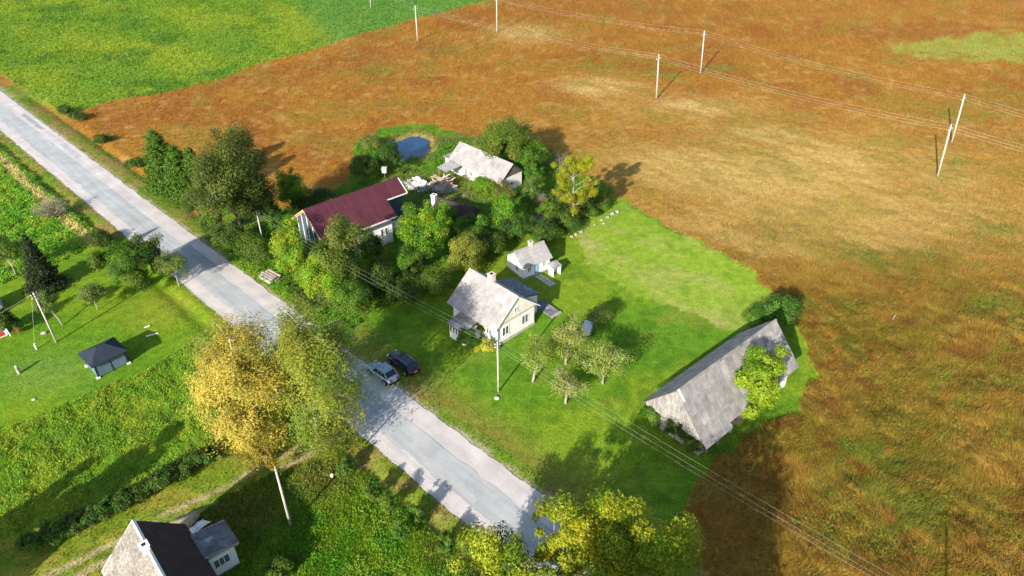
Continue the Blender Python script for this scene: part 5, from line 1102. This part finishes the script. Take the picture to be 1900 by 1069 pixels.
for i, (px, py, r) in enumerate([(1145, 394, .42), (1136, 398, .5), (1127, 404, .38), (1116, 409, .3), (1103, 418, .3), (1090, 423, .33), (1078, 431, .42), (1068, 436, .36), (1061, 440, .3), (1120, 442 - 27, .28)]):
    r *= .72
    g = np.random.default_rng(300 + i); me = bpy.data.meshes.new('boulder'); import bmesh; bm = bmesh.new(); bmesh.ops.create_icosphere(bm, subdivisions=2, radius=1)
    for v in bm.verts: n_ = v.co.copy(); v.co = Vector((n_.x * r * 1.2, n_.y * r, n_.z * r * .75)) * (1 + .18 * math.sin(3 * n_.x + i) + .12 * math.sin(5 * n_.y + 2 * i) + g.normal(0, .03))
    bm.to_mesh(me); bm.free(); o = link_mesh('boulder', me, M['stone'], None, (*G(px, py), r * .35), (0, 0, i)); tag(o, 'pale field stone in the row along the edge of the mown patch', 'boulder', 'row of field stones')
def stone_thing(name, label, cat, px, py, sx, sy, sz, mat, rz=0, z=0.):
    me = bpy.data.meshes.new(name); bm = bmesh.new(); bmesh.ops.create_icosphere(bm, subdivisions=2, radius=1)
    for v in bm.verts: v.co = Vector((v.co.x * sx, v.co.y * sy, v.co.z * sz)) * (1 + .1 * math.sin(4 * v.co.x + px) + .1 * math.sin(5 * v.co.y))
    bm.to_mesh(me); bm.free(); return tag(link_mesh(name, me, M[mat], None, (*G(px, py), z), (0, 0, rz)), label, cat)
stone_thing('boulder', 'small white painted stone on the lawn by the slim grey pole', 'boulder', 922, 740, .26, .22, .16, 'trim', 0, .08)
stone_thing('boulder', 'brownish stone on the grass near the garden pole', 'boulder', 82, 619, .42, .25, .2, 'stone', .3, .08)
stone_thing('boulder', 'pale block lying in the rough yard at the end of the pole shadow', 'boulder', 617, 886, .22, .2, .18, 'trim', .3, .3)
stone_thing('boulder', 'pale stone lying on the garden lawn near the weed field', 'boulder', 63, 742, .28, .16, .1, 'concrete', .3, .05)
for p0, p1, lab in (((268, 609), (278, 605), 'short white plank on the lawn beyond the pavilion shadow'), ((271, 625), (294, 619), 'long white plank lying in the pavilion shadow')):
    a_, b_ = np.array(G(*p0)), np.array(G(*p1)); l = np.linalg.norm(b_ - a_); c_ = (a_ + b_) / 2
    tag(MB().box(-l / 2, l / 2, -.09, .09, 0, .07).obj('plank', M['trim'], None, (*c_, .04), (0, 0, math.atan2(*(b_ - a_)[::-1]))), lab, 'plank')
SP = tag(empty('stone_post', (*G(36, 693), 0)), 'short grey carved post standing on the garden lawn', 'post')
MB().tube([(0, 0, -.1), (0, 0, .5), (0, 0, 1.0)], [.22, .19, .17], 9).obj('shaft', M['wood_grey'], SP); MB().tube([(0, 0, 1.0), (0, 0, 1.12), (0, 0, 1.22)], [.21, .18, .05], 9).obj('cap', M['concrete'], SP)
tag(MB().box(-.03, .03, -.03, .03, -.1, 1.0).obj('marker_post', M['concrete'], None, (*G(1655, 594), -.1), (.1, .1, 0)), 'thin white marker post standing in the olive field', 'post')
FL = tag(empty('bird_house', (*G(716, 345), 0)), 'white box on a dark post behind the maroon roof', 'bird house')
MB().tube([(0, 0, -.1), (0, 0, 2.6)], .07, 6).obj('post', M['wood_dark'], FL); hb = MB().box(-.35, .35, -.3, .3, 2.6, 3.3).obj('box', M['trim'], FL); MB().slab([(-.45, -.4, 3.32), (.45, -.4, 3.32), (.45, .4, 3.5), (-.45, .4, 3.5)], .06).obj('roof', M['concrete'], hb); MB().box(-.12, .12, -.31, -.301, 2.85, 3.1).obj('dark_hole_plate', M['soot_and_hole_dark'], hb)  # black plate on the box front paints the shade inside its entrance opening
# things behind the dark-roofed house: reed roll and white sheeting
vx = H7.matrix_basis @ Vector((-a - 0, 0, 0))
for i in range(5):
    c_ = G(322 + i * 8, 975 - i * 2, .5); o = MB().tube([(-1.0, 0, 0), (0, .05, .04), (1.0, 0, 0)], [.38, .42, .36], 10).obj('reed_bundle', M['tan_straw'], None, (*c_, .4), (0, 0, R(60 + i * 4)), smooth=True); tag(o, 'tan bundle in the heap behind the dark maroon roof', 'bundle', 'bundles behind the dark-roofed house')
c_ = G(360, 980, 1.0); g = np.random.default_rng(9); k = 7; V = [((p / (k - 1) - .5) * 2.6, (q / (k - 1) - .5) * 1.6, .9 - .5 * abs(p / (k - 1) - .5) - .8 * (q / (k - 1) - .5) + g.normal(0, .07)) for p in range(k) for q in range(k)]
TW = tag(MB().add(V, [(p * k + q, (p + 1) * k + q, (p + 1) * k + q + 1, p * k + q + 1) for p in range(k - 1) for q in range(k - 1)]).obj('tarpaulin', M['tarp_white'], None, (*c_, 0), (0, 0, R(60))), 'crumpled white tarpaulin over a heap behind the dark-roofed house', 'tarpaulin')
so = TW.modifiers.new('thick', 'SOLIDIFY'); so.thickness = .03
# edge of the neighbouring garden: blue greenhouse roof and red-edged shed
GH_ = tag(empty('greenhouse', (*G(-14, 575), 0), R(35)), 'greenhouse with curved blue polycarbonate roof in the garden', 'greenhouse'); n = 10
for i in range(4):
    y0 = -1.5 + i * .76; V = [(1.25 * math.cos(math.pi * j / n), yy, .2 + 1.7 * math.sin(math.pi * j / n) ** .7) for yy in (y0, y0 + .72) for j in range(n + 1)]
    MB().add(V, [(j, j + 1, n + 2 + j, n + 1 + j) for j in range(n)]).obj('roof_panel', M['blue_plastic'], GH_)
for i in range(5): y0 = -1.52 + i * .76; MB().tube([(1.27 * math.cos(math.pi * j / n), y0, .2 + 1.72 * math.sin(math.pi * j / n) ** .7) for j in range(n + 1)], .03, 4).obj('hoop', M['trim'], GH_)
MB().box(-1.28, 1.28, -1.55, 1.55, -.1, .22).obj('base', M['concrete'], GH_)
SH = tag(empty('shed', (*G(-6, 622), 0), R(40)), 'low shed corner with pale wall and red panel at the garden edge', 'shed')
MB().box(-1.2, 1.1, -.9, .9, -.1, .9).obj('wall', M['white_wall'], SH); MB().box(-.9, .8, -.95, -.901, .15, .75).obj('panel', M['red_paint'], SH); MB().slab([(-1.3, -1, .92), (1.2, -1, .92), (1.2, 1, 1.15), (-1.3, 1, 1.15)], .06).obj('roof', M['wood_dark'], SH)
tag(MB().box(-.06, .06, -.06, .06, -.1, 1.1).obj('fence_post', M['trim'], None, (*G(20, 623), 0), (0, -.15, 0)), 'white leaning post beside the red-edged shed', 'post')

# a few green saplings and scrub closing the gaps of the shaded yard
for i, (px, py, z, h, r, pal, lab) in enumerate([(520, 430, 2, 5.0, 2.0, GR, 'fresh green bush right of the big dark tree by the wires'), (395, 420, 2, 5.2, 2.0, OL + GR, 'olive green tree filling the gap below the big dark tree'), (690, 470, 1.5, 4.2, 1.9, OL, 'olive bush right of the tall olive tree by the white wall'), (760, 500, 1.5, 4.4, 1.9, GR + DK, 'green bush at the foot of the bright green tree'), (850, 445, 1.2, 3.8, 1.8, GR + BR, 'green bush between the bright tree and the dark hut'), (990, 335, 1.6, 4.6, 1.7, GR, 'green bush at the corner of the board gable'), (1020, 400, 1.5, 4.0, 1.6, OL + GR, 'olive bush between the low brown shed and the mistletoe tree')]):
    bush('bush', lab, G(px, py, z), h, r, 3200, pal, .24, seed=400 + i)
